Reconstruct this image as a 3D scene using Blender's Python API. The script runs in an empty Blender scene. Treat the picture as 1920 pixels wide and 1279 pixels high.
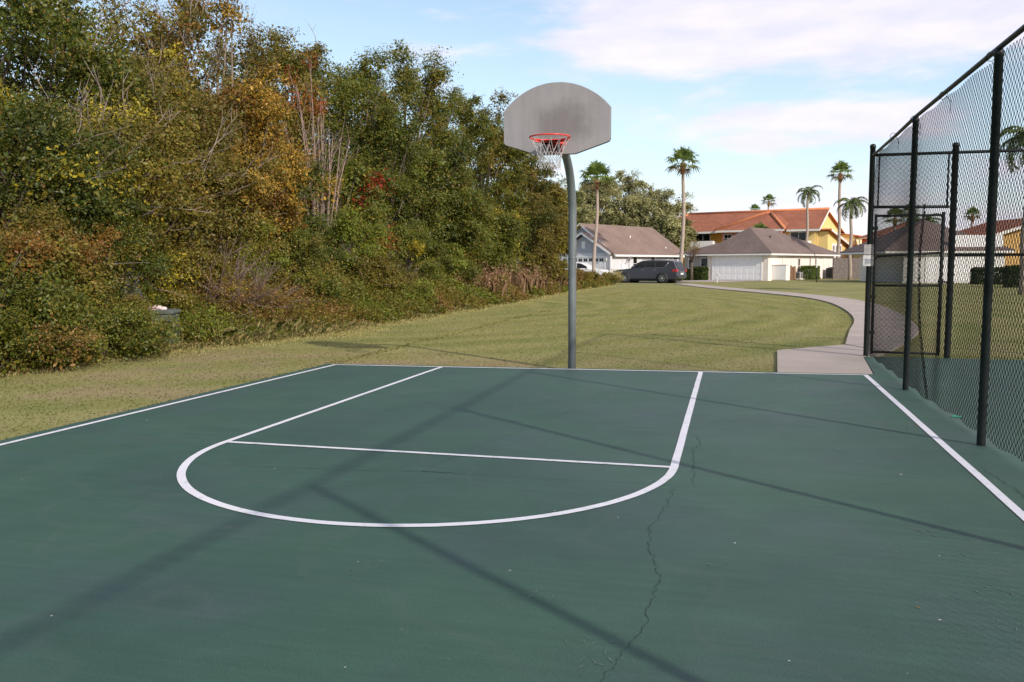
import bpy, math, random
import numpy as np
from mathutils import Vector, Matrix
R = math.radians
PI = math.pi
scene = bpy.context.scene
col = scene.collection

# ------------------------------------------------------------------ camera
FPX, CAM = 1600.0, np.array([2.1885, -11.455, 1.4331])
YAW, PIT, ROLL = -.2548, .0889, -.0031
Fv = np.array([math.sin(YAW) * math.cos(PIT), math.cos(YAW) * math.cos(PIT), -math.sin(PIT)])
R0 = np.array([math.cos(YAW), -math.sin(YAW), 0.0])
U0 = np.cross(R0, Fv)
Rv = R0 * math.cos(ROLL) + U0 * math.sin(ROLL)
Uv = U0 * math.cos(ROLL) - R0 * math.sin(ROLL)
cd = bpy.data.cameras.new('camera')
cam = bpy.data.objects.new('camera', cd)
col.objects.link(cam)
M = Matrix(((Rv[0], Uv[0], -Fv[0], CAM[0]), (Rv[1], Uv[1], -Fv[1], CAM[1]), (Rv[2], Uv[2], -Fv[2], CAM[2]), (0, 0, 0, 1)))
cam.matrix_world = M
cd.sensor_width = 36.0
cd.lens = FPX / 1920 * 36
cd.clip_end = 3000
cd.clip_start = .05
scene.camera = cam

# survey helpers: a sighted direction becomes a point on the ground or at a distance
def sight(px, py):
    return Fv + Rv * (px - 960) / FPX - Uv * (py - 639.5) / FPX
def ground(px, py, z=0.0):
    d = sight(px, py); p = CAM + d * (z - CAM[2]) / d[2]
    return Vector((p[0], p[1], z))
def far(px, D):
    p = CAM + sight(px, 515) * D
    return Vector((p[0], p[1], 0))
def atx(px, X):
    d = sight(px, 500); p = CAM + d * (X - CAM[0]) / d[0]
    return Vector((p[0], p[1], 0))
def height(px, py, b):
    d = sight(px, py); t = ((b[0] - CAM[0]) * d[0] + (b[1] - CAM[1]) * d[1]) / (d[0] ** 2 + d[1] ** 2)
    return CAM[2] + d[2] * t

# ------------------------------------------------------------------ objects
def tag(o, label=None, cat=None, group=None, kind=None):
    if label: o['label'] = label
    if cat: o['category'] = cat
    if group: o['group'] = group
    if kind: o['kind'] = kind
    return o
def empty(name, loc, rz=0.0, label=None, cat=None, group=None):
    o = bpy.data.objects.new(name, None)
    o.empty_display_size = .2
    o.location = loc; o.rotation_euler = (0, 0, rz)
    col.objects.link(o)
    return tag(o, label, cat, group)
def link(name, me, mats, parent=None, loc=None):
    o = bpy.data.objects.new(name, me)
    for m in (mats if isinstance(mats, (list, tuple)) else [mats]):
        me.materials.append(m)
    col.objects.link(o)
    if parent is not None: o.parent = parent
    if loc is not None: o.location = loc
    return o

class MB:
    def __init__(s): s.v = []; s.f = []; s.m = []; s.sm = []
    def add(s, vs, fs, mi=0, smooth=False):
        k = len(s.v); s.v.extend([tuple(v) for v in vs])
        for f in fs: s.f.append(tuple(i + k for i in f)); s.m.append(mi); s.sm.append(smooth)
        return s
    def box(s, x0, x1, y0, y1, z0, z1, mi=0, mat=None):
        vs = [Vector(p) for p in ((x0, y0, z0), (x1, y0, z0), (x1, y1, z0), (x0, y1, z0), (x0, y0, z1), (x1, y0, z1), (x1, y1, z1), (x0, y1, z1))]
        if mat is not None: vs = [mat @ v for v in vs]
        return s.add(vs, [(0, 3, 2, 1), (4, 5, 6, 7), (0, 1, 5, 4), (1, 2, 6, 5), (2, 3, 7, 6), (3, 0, 4, 7)], mi)
    def prism(s, poly, a, axis='y', b=None, mi=0, smooth=False):
        # poly: 2D outline; extruded from a to b along an axis
        def P(u, w, t):
            return (u, t, w) if axis == 'y' else ((t, u, w) if axis == 'x' else (u, w, t))
        n = len(poly)
        vs = [P(u, w, a) for u, w in poly] + [P(u, w, b) for u, w in poly]
        fs = [tuple(range(n)), tuple(reversed(range(n, 2 * n)))] + [(i, i + n, (i + 1) % n + n, (i + 1) % n) for i in range(n)]
        return s.add(vs, fs, mi, False)
    def tube(s, pts, rad, n=8, mi=0, cap=True, smooth=True):
        pts = [Vector(p) for p in pts]
        if not hasattr(rad, '__len__'): rad = [rad] * len(pts)
        vs = []; fs = []
        t = (pts[1] - pts[0]).normalized()
        a = t.cross(Vector((0, 0, 1)))
        if a.length < .05: a = t.cross(Vector((1, 0, 0)))
        a.normalize()
        for i, p in enumerate(pts):
            if i == 0: t = pts[1] - pts[0]
            elif i == len(pts) - 1: t = pts[-1] - pts[-2]
            else: t = pts[i + 1] - pts[i - 1]
            t = t.normalized()
            a = a - t * a.dot(t)
            if a.length < 1e-4: a = t.orthogonal()
            a.normalize(); b = t.cross(a)
            for k in range(n):
                w = 2 * PI * k / n
                vs.append(p + (a * math.cos(w) + b * math.sin(w)) * rad[i])
        for i in range(len(pts) - 1):
            for k in range(n):
                k2 = (k + 1) % n
                fs.append((i * n + k, i * n + k2, (i + 1) * n + k2, (i + 1) * n + k))
        if cap:
            fs.append(tuple(reversed(range(n)))); fs.append(tuple(range((len(pts) - 1) * n, len(pts) * n)))
        return s.add(vs, fs, mi, smooth)
    def lathe(s, prof, n=20, c=(0, 0, 0), axis='z', mi=0):
        vs = []; fs = []
        for r, h in prof:
            for k in range(n):
                w = 2 * PI * k / n
                u, v = r * math.cos(w), r * math.sin(w)
                p = (u, v, h) if axis == 'z' else ((u, h, v) if axis == 'y' else (h, u, v))
                vs.append((p[0] + c[0], p[1] + c[1], p[2] + c[2]))
        for i in range(len(prof) - 1):
            for k in range(n):
                k2 = (k + 1) % n
                fs.append((i * n + k, i * n + k2, (i + 1) * n + k2, (i + 1) * n + k))
        return s.add(vs, fs, mi, True)
    def build(s, name, mats, parent=None, loc=None, bevel=0):
        me = bpy.data.meshes.new(name)
        me.from_pydata(s.v, [], s.f)
        me.polygons.foreach_set('material_index', s.m)
        me.polygons.foreach_set('use_smooth', s.sm)
        me.update()
        import bmesh
        bm = bmesh.new(); bm.from_mesh(me); bmesh.ops.recalc_face_normals(bm, faces=bm.faces); bm.to_mesh(me); bm.free()
        o = link(name, me, mats, parent, loc)
        if bevel:
            m = o.modifiers.new('bevel', 'BEVEL'); m.width = bevel; m.segments = 2; m.limit_method = 'ANGLE'
        return o

def mesh_np(name, V, F, mats, tint=None, parent=None, smooth=False, loc=None):
    me = bpy.data.meshes.new(name)
    V = np.ascontiguousarray(V, dtype=np.float32); F = np.ascontiguousarray(F, dtype=np.int32)
    n, k = F.shape
    me.vertices.add(len(V)); me.vertices.foreach_set('co', V.ravel())
    me.loops.add(n * k); me.loops.foreach_set('vertex_index', F.ravel())
    me.polygons.add(n); me.polygons.foreach_set('loop_start', np.arange(0, n * k, k, dtype=np.int32))
    if smooth: me.polygons.foreach_set('use_smooth', np.ones(n, dtype=bool))
    if tint is not None:
        a = me.attributes.new('tint', 'FLOAT_COLOR', 'FACE')
        a.data.foreach_set('color', np.concatenate([tint, np.ones((n, 1))], 1).astype(np.float32).ravel())
    me.update(calc_edges=True)
    return link(name, me, mats, parent, loc)

# ------------------------------------------------------------------ materials
def newmat(name):
    m = bpy.data.materials.new(name); m.use_nodes = True
    nt = m.node_tree; nt.nodes.clear()
    out = nt.nodes.new('ShaderNodeOutputMaterial')
    return m, nt, out
def N(nt, t, **kw):
    n = nt.nodes.new(t)
    for k, v in kw.items():
        if k in n.inputs: n.inputs[k].default_value = v
        else: setattr(n, k, v)
    return n
def rgb(c): return (c[0], c[1], c[2], 1)
def noise(nt, vec, scale, detail=4, rough=.55):
    n = N(nt, 'ShaderNodeTexNoise'); n.inputs['Scale'].default_value = scale; n.inputs['Detail'].default_value = detail; n.inputs['Roughness'].default_value = rough
    nt.links.new(vec, n.inputs['Vector']); return n.outputs['Fac']
def ramp(nt, fac, stops):
    r = N(nt, 'ShaderNodeValToRGB'); e = r.color_ramp.elements
    while len(e) < len(stops): e.new(.5)
    for i, (p, c) in enumerate(stops): e[i].position = p; e[i].color = rgb(c) if hasattr(c, '__len__') else (c, c, c, 1)
    nt.links.new(fac, r.inputs['Fac']); return r.outputs['Color']
def mixc(nt, fac, a, b, mode='MIX'):
    m = N(nt, 'ShaderNodeMix', data_type='RGBA', blend_type=mode)
    for sock, v in ((m.inputs[0], fac), (m.inputs[6], a), (m.inputs[7], b)):
        if hasattr(v, 'is_linked') or hasattr(v, 'node'): nt.links.new(v, sock)
        elif hasattr(v, '__len__'): sock.default_value = rgb(v)
        else: sock.default_value = v
    return m.outputs[2]
def math_(nt, op, a, b=None, clamp=False):
    m = N(nt, 'ShaderNodeMath', operation=op); m.use_clamp = clamp
    for sock, v in ((m.inputs[0], a), (m.inputs[1], b)):
        if v is None: continue
        if hasattr(v, 'node'): nt.links.new(v, sock)
        else: sock.default_value = v
    return m.outputs[0]
def smooth(nt, v, a, b):
    m = N(nt, 'ShaderNodeMapRange', interpolation_type='SMOOTHSTEP')
    nt.links.new(v, m.inputs[0]); m.inputs[1].default_value = a; m.inputs[2].default_value = b
    return m.outputs[0]
def mat(name, c1, c2=None, rough=.6, scale=8, metal=0, bump=0, bscale=None, spec=.5, detail=5, fine=.0):
    m, nt, out = newmat(name)
    p = N(nt, 'ShaderNodeBsdfPrincipled'); nt.links.new(p.outputs[0], out.inputs[0])
    p.inputs['Roughness'].default_value = rough; p.inputs['Metallic'].default_value = metal
    p.inputs['Specular IOR Level'].default_value = spec
    tc = N(nt, 'ShaderNodeTexCoord').outputs['Object']
    c2 = c2 or tuple(x * .8 for x in c1)
    f = noise(nt, tc, scale, detail)
    nt.links.new(ramp(nt, f, [(.35, c2), (.65, c1)]), p.inputs['Base Color'])
    if bump:
        b = N(nt, 'ShaderNodeBump'); b.inputs['Strength'].default_value = bump; b.inputs['Distance'].default_value = .01
        nt.links.new(noise(nt, tc, bscale or scale * 6, 3), b.inputs['Height']); nt.links.new(b.outputs[0], p.inputs['Normal'])
    return m
def leafmat(name, trans=.22, rough=.5, gloss=.025):
    m, nt, out = newmat(name)
    a = N(nt, 'ShaderNodeAttribute', attribute_name='tint').outputs['Color']
    d = N(nt, 'ShaderNodeBsdfDiffuse'); t = N(nt, 'ShaderNodeBsdfTranslucent'); g = N(nt, 'ShaderNodeBsdfGlossy')
    g.inputs['Roughness'].default_value = rough
    nt.links.new(a, d.inputs[0])
    nt.links.new(mixc(nt, .5, a, (.5, .5, .1), 'OVERLAY'), t.inputs[0])
    s1 = N(nt, 'ShaderNodeMixShader'); s1.inputs[0].default_value = trans
    nt.links.new(d.outputs[0], s1.inputs[1]); nt.links.new(t.outputs[0], s1.inputs[2])
    s2 = N(nt, 'ShaderNodeMixShader'); s2.inputs[0].default_value = gloss
    nt.links.new(s1.outputs[0], s2.inputs[1]); nt.links.new(g.outputs[0], s2.inputs[2])
    nt.links.new(s2.outputs[0], out.inputs[0])
    return m

MT = {}
MT['leaf'] = leafmat('leaf')
MT['grass'] = leafmat('grass_blade', .4, .6, .03)
MT['bark'] = mat('bark', (.13, .10, .08), (.06, .045, .035), .9, 6, bump=.6)
MT['pale_bark'] = mat('pale_bark', (.36, .29, .25), (.20, .15, .13), .85, 5, bump=.4)
MT['dead_twig'] = mat('dead_twig', (.22, .155, .135), (.13, .09, .08), .9, 8)
MT['palm_bark'] = mat('palm_bark', (.42, .34, .28), (.28, .22, .18), .9, 9, bump=.6)
MT['boot'] = mat('palm_boot', (.36, .17, .09), (.20, .09, .05), .9, 9, bump=.6)
MT['white'] = mat('white_paint', (.80, .79, .78), (.74, .73, .73), .5, 3)
MT['offwhite'] = mat('offwhite_paint', (.74, .72, .68), (.68, .66, .63), .6, 3)
MT['black_vinyl'] = mat('black_vinyl', (.005, .006, .006), (.009, .010, .010), .75, 12, spec=.12)
MT['dark_green_steel'] = mat('dark_fence_steel', (.006, .009, .009), (.012, .016, .015), .5, 7, spec=.3)
MT['glass'] = mat('window_glass', (.006, .007, .009), (.01, .012, .014), .05, 2, spec=.35)
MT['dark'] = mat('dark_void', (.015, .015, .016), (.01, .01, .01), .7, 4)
MT['hoop_steel'] = mat('galvanised_pole', (.165, .185, .19), (.125, .145, .15), .36, 5, metal=.2)
MT['red'] = mat('red_rim_paint', (.75, .06, .035), (.58, .04, .03), .35, 14)
MT['dark_red'] = mat('dark_red_paint', (.16, .012, .012), (.10, .01, .01), .5, 14)
MT['net'] = mat('net_cord', (.50, .485, .475), (.40, .385, .38), .8, 30)
MT['rubber'] = mat('tyre_rubber', (.02, .02, .02), (.012, .012, .012), .8, 20)
MT['alloy'] = mat('alloy_rim', (.45, .45, .46), (.35, .35, .36), .3, 10, metal=.7)

# ------------------------------------------------------------------ sun, sky, view
SUNV = Vector((4.55, -3.7, 3.04)).normalized()
sl = bpy.data.lights.new('sun', 'SUN'); so = bpy.data.objects.new('sun', sl); col.objects.link(so)
sl.energy = 3.3; sl.angle = R(.95); sl.color = (1.0, .91, .80)
so.rotation_euler = SUNV.to_track_quat('Z', 'Y').to_euler(); so.location = (20, -20, 20)
w = bpy.data.worlds.new('World'); scene.world = w; w.use_nodes = True
nt = w.node_tree; nt.nodes.clear()
wo = N(nt, 'ShaderNodeOutputWorld'); bg = N(nt, 'ShaderNodeBackground'); nt.links.new(bg.outputs[0], wo.inputs[0])
sky = N(nt, 'ShaderNodeTexSky', sky_type='NISHITA'); sky.sun_disc = False
sky.sun_elevation = R(27.4); sky.sun_rotation = math.atan2(SUNV.x, SUNV.y)
sky.altitude = 10; sky.air_density = 1.0; sky.dust_density = .6; sky.ozone_density = 1.0
bg.inputs['Strength'].default_value = .13
tc = N(nt, 'ShaderNodeTexCoord')
sp = N(nt, 'ShaderNodeSeparateXYZ'); nt.links.new(tc.outputs['Generated'], sp.inputs[0])
az = math_(nt, 'ARCTAN2', sp.outputs[0], sp.outputs[1])
el = math_(nt, 'ARCSINE', sp.outputs[2])
cb = N(nt, 'ShaderNodeCombineXYZ')
nt.links.new(math_(nt, 'MULTIPLY', az, 7.0), cb.inputs[0]); nt.links.new(math_(nt, 'MULTIPLY', el, 26.0), cb.inputs[1]); cb.inputs[2].default_value = 3.7
n1 = noise(nt, cb.outputs[0], 1.0, 8, .56)
# where the cloud decks lie: high deck to the right, low bands over the houses
hi = math_(nt, 'MULTIPLY', smooth(nt, el, .185, .24), smooth(nt, az, -.28, -.10))
b1 = math_(nt, 'MULTIPLY', math_(nt, 'MULTIPLY', smooth(nt, el, .115, .14), smooth(nt, el, .185, .155)), math_(nt, 'MULTIPLY', smooth(nt, az, -.10, .02), smooth(nt, az, .26, .17)))
b2 = math_(nt, 'MULTIPLY', smooth(nt, el, .13, .03), smooth(nt, az, -.34, -.12))
lift = math_(nt, 'ADD', math_(nt, 'MULTIPLY', hi, .50), math_(nt, 'ADD', math_(nt, 'MULTIPLY', b1, .34), math_(nt, 'MULTIPLY', b2, .17)))
cl = smooth(nt, math_(nt, 'ADD', n1, lift), .50, .80)
n2 = noise(nt, cb.outputs[0], 1.7, 5, .5)
ccol = ramp(nt, n2, [(.35, (5.3, 5.0, 5.95)), (.68, (6.5, 5.8, 6.3))])
veil = mixc(nt, smooth(nt, el, .55, -.02), (.0, .0, .0), (.56, .56, .56))
skyc = mixc(nt, veil, sky.outputs[0], mixc(nt, smooth(nt, el, .16, .02), (4.9, 6.05, 6.9), (5.6, 5.75, 6.75)))
nt.links.new(mixc(nt, math_(nt, 'MULTIPLY', cl, .78), skyc, ccol), bg.inputs['Color'])
scene.view_settings.view_transform = 'Standard'; scene.view_settings.look = 'None'
scene.view_settings.exposure = .45; scene.view_settings.gamma = 1; scene.view_settings.use_curve_mapping = False
scene.cycles.max_bounces = 6; scene.cycles.diffuse_bounces = 3; scene.cycles.transparent_max_bounces = 8

# ------------------------------------------------------------------ ground
def sheet(name, pts, z, m, kind='structure'):
    me = bpy.data.meshes.new(name); me.from_pydata([(p[0], p[1], z) for p in pts], [], [tuple(range(len(pts)))]); me.update()
    if me.polygons[0].normal.z < 0: me.flip_normals()
    return tag(link(name, me, m), kind=kind)
def slab(name, pts, z0, z1, m):
    b = MB(); n = len(pts)
    b.add([(p[0], p[1], z0) for p in pts] + [(p[0], p[1], z1) for p in pts], [tuple(range(n, 2 * n))] + [(i, (i + 1) % n, (i + 1) % n + n, i + n) for i in range(n)])
    return tag(b.build(name, m), kind='structure')

# lawn: dry winter turf with arcs left by the mower
m, nt, out = newmat('turf'); MT['turf'] = m
p = N(nt, 'ShaderNodeBsdfPrincipled', Roughness=.95); p.inputs['Specular IOR Level'].default_value = .1; nt.links.new(p.outputs[0], out.inputs[0])
tc = N(nt, 'ShaderNodeTexCoord').outputs['Object']
base = ramp(nt, noise(nt, tc, .35, 6, .6), [(.34, (.155, .172, .054)), (.5, (.200, .198, .069)), (.66, (.250, .225, .096))])
patch = smooth(nt, noise(nt, tc, .9, 5, .6), .55, .72)
base = mixc(nt, math_(nt, 'MULTIPLY', patch, .55), base, (.122, .152, .046))
sp = N(nt, 'ShaderNodeSeparateXYZ'); nt.links.new(tc, sp.inputs[0])
# mown arcs follow the curve of the path
dx = math_(nt, 'SUBTRACT', sp.outputs[0], -9.0); dy = math_(nt, 'SUBTRACT', sp.outputs[1], 17.0)
rr = math_(nt, 'SQRT', math_(nt, 'ADD', math_(nt, 'MULTIPLY', dx, dx), math_(nt, 'MULTIPLY', math_(nt, 'MULTIPLY', dy, dy), .45)))
rr = math_(nt, 'ADD', rr, math_(nt, 'MULTIPLY', noise(nt, tc, .25, 2), 1.5))
st = math_(nt, 'SINE', math_(nt, 'MULTIPLY', rr, 5.2))
base = mixc(nt, math_(nt, 'MULTIPLY', smooth(nt, st, -.6, .9), .50), base, (.275, .252, .110))
# worn brown strip along the far edge of the court and under the hoop
worn = math_(nt, 'MULTIPLY', smooth(nt, sp.outputs[1], 2.6, .4), smooth(nt, noise(nt, tc, .8, 4), .42, .62))
base = mixc(nt, math_(nt, 'MULTIPLY', worn, .75), base, (.265, .205, .122))
fine = noise(nt, tc, 60, 3, .7)
base = mixc(nt, .40, base, ramp(nt, fine, [(.3, .25), (.7, .95)]), 'OVERLAY')
nt.links.new(base, p.inputs['Base Color'])
b = N(nt, 'ShaderNodeBump', Strength=.35, Distance=.03); nt.links.new(noise(nt, tc, 35, 4, .7), b.inputs['Height']); nt.links.new(b.outputs[0], p.inputs['Normal'])
lawn = sheet('lawn', [(-700, -300), (700, -300), (700, 1500), (-700, 1500)], -.03, MT['turf'])

# court: green acrylic over asphalt
CL, CR = Vector((-3.385, -.225, 0)), Vector((3.850, .285, 0))      # far corners of the line work
ys = -16.0
def side(c, q):                                                      # point of a side line at y = ys
    t = (ys - c.y) / (q.y - c.y); return c + (q - c) * t
SL, SR = side(CL, Vector((-3.508, -5.945, 0))), side(CR, Vector((3.802, -6.139, 0)))
m, nt, out = newmat('court_acrylic'); MT['court'] = m
p = N(nt, 'ShaderNodeBsdfPrincipled', Roughness=.62); p.inputs['Specular IOR Level'].default_value = .3; nt.links.new(p.outputs[0], out.inputs[0])
tc = N(nt, 'ShaderNodeTexCoord').outputs['Object']
g1 = ramp(nt, noise(nt, tc, .45, 3, .5), [(.36, (.041, .088, .068)), (.62, (.046, .104, .072))])
g1 = mixc(nt, math_(nt, 'MULTIPLY', smooth(nt, noise(nt, tc, .8, 5, .6), .48, .66), .6), g1, (.054, .090, .086))
mp = N(nt, 'ShaderNodeMapping'); mp.inputs['Scale'].default_value = (1.2, 22, 1); nt.links.new(tc, mp.inputs[0])
g1 = mixc(nt, .2, g1, ramp(nt, noise(nt, mp.outputs[0], 1.0, 5, .6), [(.3, .3), (.7, .75)]), 'OVERLAY')
g1 = mixc(nt, .55, g1, ramp(nt, noise(nt, tc, 130, 3, .7), [(.3, .2), (.7, .8)]), 'OVERLAY')
g1 = mixc(nt, .18, g1, ramp(nt, noise(nt, tc, 2.3, 7, .68), [(.32, .25), (.7, .75)]), 'OVERLAY')
ring = smooth(nt, math_(nt, 'ABSOLUTE', math_(nt, 'SUBTRACT', noise(nt, tc, .55, 3, .4), .52)), .012, .002)
g1 = mixc(nt, math_(nt, 'MULTIPLY', ring, .16), g1, (.09, .11, .10))
v = N(nt, 'ShaderNodeTexVoronoi'); v.inputs['Scale'].default_value = 1.5; nt.links.new(tc, v.inputs['Vector'])
dotm = math_(nt, 'MULTIPLY', smooth(nt, v.outputs['Distance'], .022, .014), smooth(nt, noise(nt, tc, 1.3, 2), .5, .56))
g1 = mixc(nt, math_(nt, 'MULTIPLY', dotm, .6), g1, (.4, .42, .40))
sc = math_(nt, 'MULTIPLY', smooth(nt, noise(nt, tc, 9, 6, .7), .62, .70), smooth(nt, noise(nt, tc, .9, 3), .5, .6))
g1 = mixc(nt, math_(nt, 'MULTIPLY', sc, .34), g1, (.19, .22, .20))
nt.links.new(g1, p.inputs['Base Color'])
nt.links.new(ramp(nt, noise(nt, tc, 1.1, 4), [(.3, .58), (.7, .70)]), p.inputs['Roughness'])
b = N(nt, 'ShaderNodeBump', Strength=.35, Distance=.004); nt.links.new(noise(nt, tc, 300, 3, .6), b.inputs['Height']); nt.links.new(b.outputs[0], p.inputs['Normal'])
crack_m = mat('crack_fill', (.026, .055, .044), (.019, .038, .031), .9, 20)
out_pts = [(-3.56, -.10), (3.98, .43), (4.16, 2.70), (24, 2.78), (24, -16.5), (-3.86, -16.5)]
b = MB(); n = len(out_pts)
b.add([(x, y, -.10) for x, y in out_pts] + [(x, y, 0) for x, y in out_pts], [tuple(range(n, 2 * n))] + [(i, (i + 1) % n, (i + 1) % n + n, i + n) for i in range(n)])
rng = random.Random(5)
def crack(pts, wd, jag=.03):
    fine = []
    for (x0, y0), (x1, y1) in zip(pts, pts[1:]):
        k = max(2, int(math.hypot(x1 - x0, y1 - y0) / .035))
        for i in range(k):
            t = i / k; fine.append((x0 + (x1 - x0) * t + rng.uniform(-jag, jag) * .5, y0 + (y1 - y0) * t + rng.uniform(-jag, jag) * .5))
    fine.append(pts[-1]); vs = []
    for i, (x, y) in enumerate(fine):
        q = fine[min(i + 1, len(fine) - 1)]; r_ = fine[max(i - 1, 0)]
        tx, ty = q[0] - r_[0], q[1] - r_[1]; L = math.hypot(tx, ty) or 1; ww = wd * rng.uniform(.25, 1.0) * .5
        vs += [(x - ty / L * ww, y + tx / L * ww, .0022), (x + ty / L * ww, y - tx / L * ww, .0022)]
    b.add(vs, [(2 * i, 2 * i + 1, 2 * i + 3, 2 * i + 2) for i in range(len(fine) - 1)], 1)
crack([(1.831, -5.98), (1.824, -6.42), (1.771, -6.86), (1.78, -7.05), (1.817, -7.29), (1.89, -7.61), (1.869, -7.90), (1.875, -8.07)], .0045)
crack([(1.875, -8.07), (1.81, -8.43), (1.766, -8.64), (1.70, -9.3)], .0035)
crack([(1.90, -4.2), (1.95, -4.6), (1.90, -4.75), (1.93, -5.27), (1.95, -5.85)], .006)
crack([(-1.32, -6.10), (-.3, -6.03), (.1, -5.95), (.5, -5.96)], .006, .01)
crack([(.1, -5.95), (.35, -5.95)], .012, .01)
crack([(.5, -5.96), (1.2, -5.95), (1.8, -5.92), (2.6, -5.9)], .004, .01)
crack([(.1, -5.95), (.22, -5.2), (.6, -3.6), (.85, -1.9)], .004, .02)
crack([(3.98, -7.2), (3.9, -6.4), (3.95, -5.6), (3.9, -4.9)], .007)
# pale scuffs and grit ground into the coating
def speck(x, y, r, mi):
    k = rng.randint(5, 7); a0 = rng.uniform(0, 6)
    b.add([(x + r * rng.uniform(.5, 1.2) * math.cos(a0 + 2 * PI * i / k), y + r * rng.uniform(.5, 1.2) * math.sin(a0 + 2 * PI * i / k), .0026) for i in range(k)], [tuple(range(k))], mi)
for i in range(70): speck(rng.uniform(-3.3, 4.0), -10 * rng.random() ** .7 + .1, rng.uniform(.002, .007), 2)
q = ground(1378, 1019); speck(q.x, q.y, .010, 2); q = ground(1689, 890); speck(q.x, q.y, .012, 2)
for px, py in ((1720, 965), (1745, 998), (1798, 1048), (1848, 1102), (1895, 1112), (1905, 1175), (1440, 900), (1660, 905), (1580, 880), (1690, 860), (1740, 1000), (1090, 1200), (1110, 1240), (1540, 840), (1600, 770), (700, 1060), (1000, 1120), (1330, 1060)):
    q = ground(px, py)
    for i in range(rng.randint(5, 10)):
        x, y, a, L, w_ = q.x + rng.gauss(0, .035), q.y + rng.gauss(0, .035), rng.uniform(0, PI), rng.uniform(.010, .034), rng.uniform(.0018, .0045)
        dx_, dy_ = math.cos(a), math.sin(a); b.add([(x - dx_ * L, y - dy_ * L, .0024), (x - dy_ * w_, y + dx_ * w_, .0024), (x + dx_ * L, y + dy_ * L, .0024), (x + dy_ * w_, y - dx_ * w_, .0024)], [(0, 1, 2, 3)], 3)
court = tag(b.build('court', [MT['court'], crack_m, mat('grit', (.55, .56, .54), None, .8), mat('scuff', (.115, .165, .14), (.09, .14, .115), .8, 30)]), kind='structure')

m, nt, out = newmat('line_paint'); MT['line'] = m
p = N(nt, 'ShaderNodeBsdfPrincipled', Roughness=.6); nt.links.new(p.outputs[0], out.inputs[0])
tc = N(nt, 'ShaderNodeTexCoord').outputs['Object']
c = mixc(nt, math_(nt, 'MULTIPLY', smooth(nt, noise(nt, tc, 11, 7, .75), .52, .68), .62), mixc(nt, noise(nt, tc, 1.7, 4), (.66, .66, .69), (.80, .79, .82)), (.30, .36, .34))
nt.links.new(c, p.inputs['Base Color'])
b = MB(); zl = .0045
def stripe(p0, p1, wd):
    d = (p1 - p0).normalized(); nrm = Vector((-d.y, d.x, 0)) * wd / 2
    k = 24; vs = []
    for i in range(k + 1):
        q = p0 + (p1 - p0) * i / k; e = rng.uniform(-.0015, .0015)
        vs += [q + nrm * (1 + e / wd * 2) + Vector((0, 0, zl)), q - nrm * (1 - e / wd * 2) + Vector((0, 0, zl))]
    b.add(vs, [(2 * i, 2 * i + 1, 2 * i + 3, 2 * i + 2) for i in range(k)])
u = (CR - CL).normalized(); HW = .028
LL, LR = Vector((-1.79, -.115, 0)), Vector((1.774, .14, 0))
FL, FR = Vector((-1.805, -5.40, 0)), Vector((1.80, -5.42, 0))
stripe(CL - u * HW, CR + u * HW, .052)
dl = (SL - CL).normalized(); dr = (SR - CR).normalized()
stripe(CL + dl * .027, SL, .055); stripe(CR + dr * .027, SR, .058)
stripe(LL + Vector((0, -.027, 0)), FL, .055); stripe(LR + Vector((0, -.027, 0)), FR, .058)
stripe(FL + Vector((.028, 0, 0)), FR - Vector((.029, 0, 0)), .05)
vs = []; k = 72
for i in range(k + 1):
    a = PI + PI * i / k; e = rng.uniform(-.001, .001)
    for r_ in (1.8025 + .029 + e, 1.8025 - .029 + e):
        vs.append((-.0025 + r_ * math.cos(a), -5.41 + r_ * math.sin(a) - .0 + (i / k - .5) * -.02, zl))
b.add(vs, [(2 * i, 2 * i + 1, 2 * i + 3, 2 * i + 2) for i in range(k)])
tag(b.build('court_lines', MT['line']), kind='structure')

def court_litter():
    rg = np.random.default_rng(44); n = 24
    P = np.stack([rg.uniform(-3.4, 4.0, n), -rg.random(n) ** .8 * 9.5, np.full(n, .006)], 1)
    V, F = leaves(rg, P, np.tile([0, 0, 3.0], (n, 1)), .02); V[:, 2] = np.clip(V[:, 2], .004, .018)
    tag(mesh_np('fallen_leaves', V, F, MT['leaf'], tints(rg, n, 'brown')), 'tiny dry leaves scattered over the green court', 'leaves', kind='stuff')
# concrete: the pad at the court's corner and the footpath bending up to the street
m, nt, out = newmat('concrete'); MT['concrete'] = m
p = N(nt, 'ShaderNodeBsdfPrincipled', Roughness=.9); p.inputs['Specular IOR Level'].default_value = .2; nt.links.new(p.outputs[0], out.inputs[0])
tc = N(nt, 'ShaderNodeTexCoord').outputs['Object']
c = ramp(nt, noise(nt, tc, .7, 5, .6), [(.3, (.37, .315, .27)), (.7, (.45, .39, .34))])
c = mixc(nt, .3, c, ramp(nt, noise(nt, tc, 40, 4, .7), [(.3, .3), (.7, .7)]), 'OVERLAY')
nt.links.new(c, p.inputs['Base Color'])
slab('concrete_pad', [(2.765, .355), (2.90, 3.37), (4.10, 4.66), (4.62, 3.45), (4.28, 2.72), (4.14, 2.66), (3.96, .445)], -.10, .006, MT['concrete'])
pl = [(4.12, 4.68), (4.62, 8.2), (5.10, 11.3), (5.42, 14.6), (5.62, 19.0), (5.58, 23.3), (5.1, 27.6), (3.95, 31.8), (2.40, 36.6), (.45, 42.6), (-1.3, 49.6), (-2.2, 53.4)]
pr = [(4.64, 3.46), (5.9, 7.8), (6.45, 11.3), (6.80, 14.8), (7.05, 19.3), (7.0, 23.9), (6.35, 28.5), (5.1, 33.1), (3.6, 37.6), (1.7, 43.4), (-.1, 50.2), (-.9, 53.4)]
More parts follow.
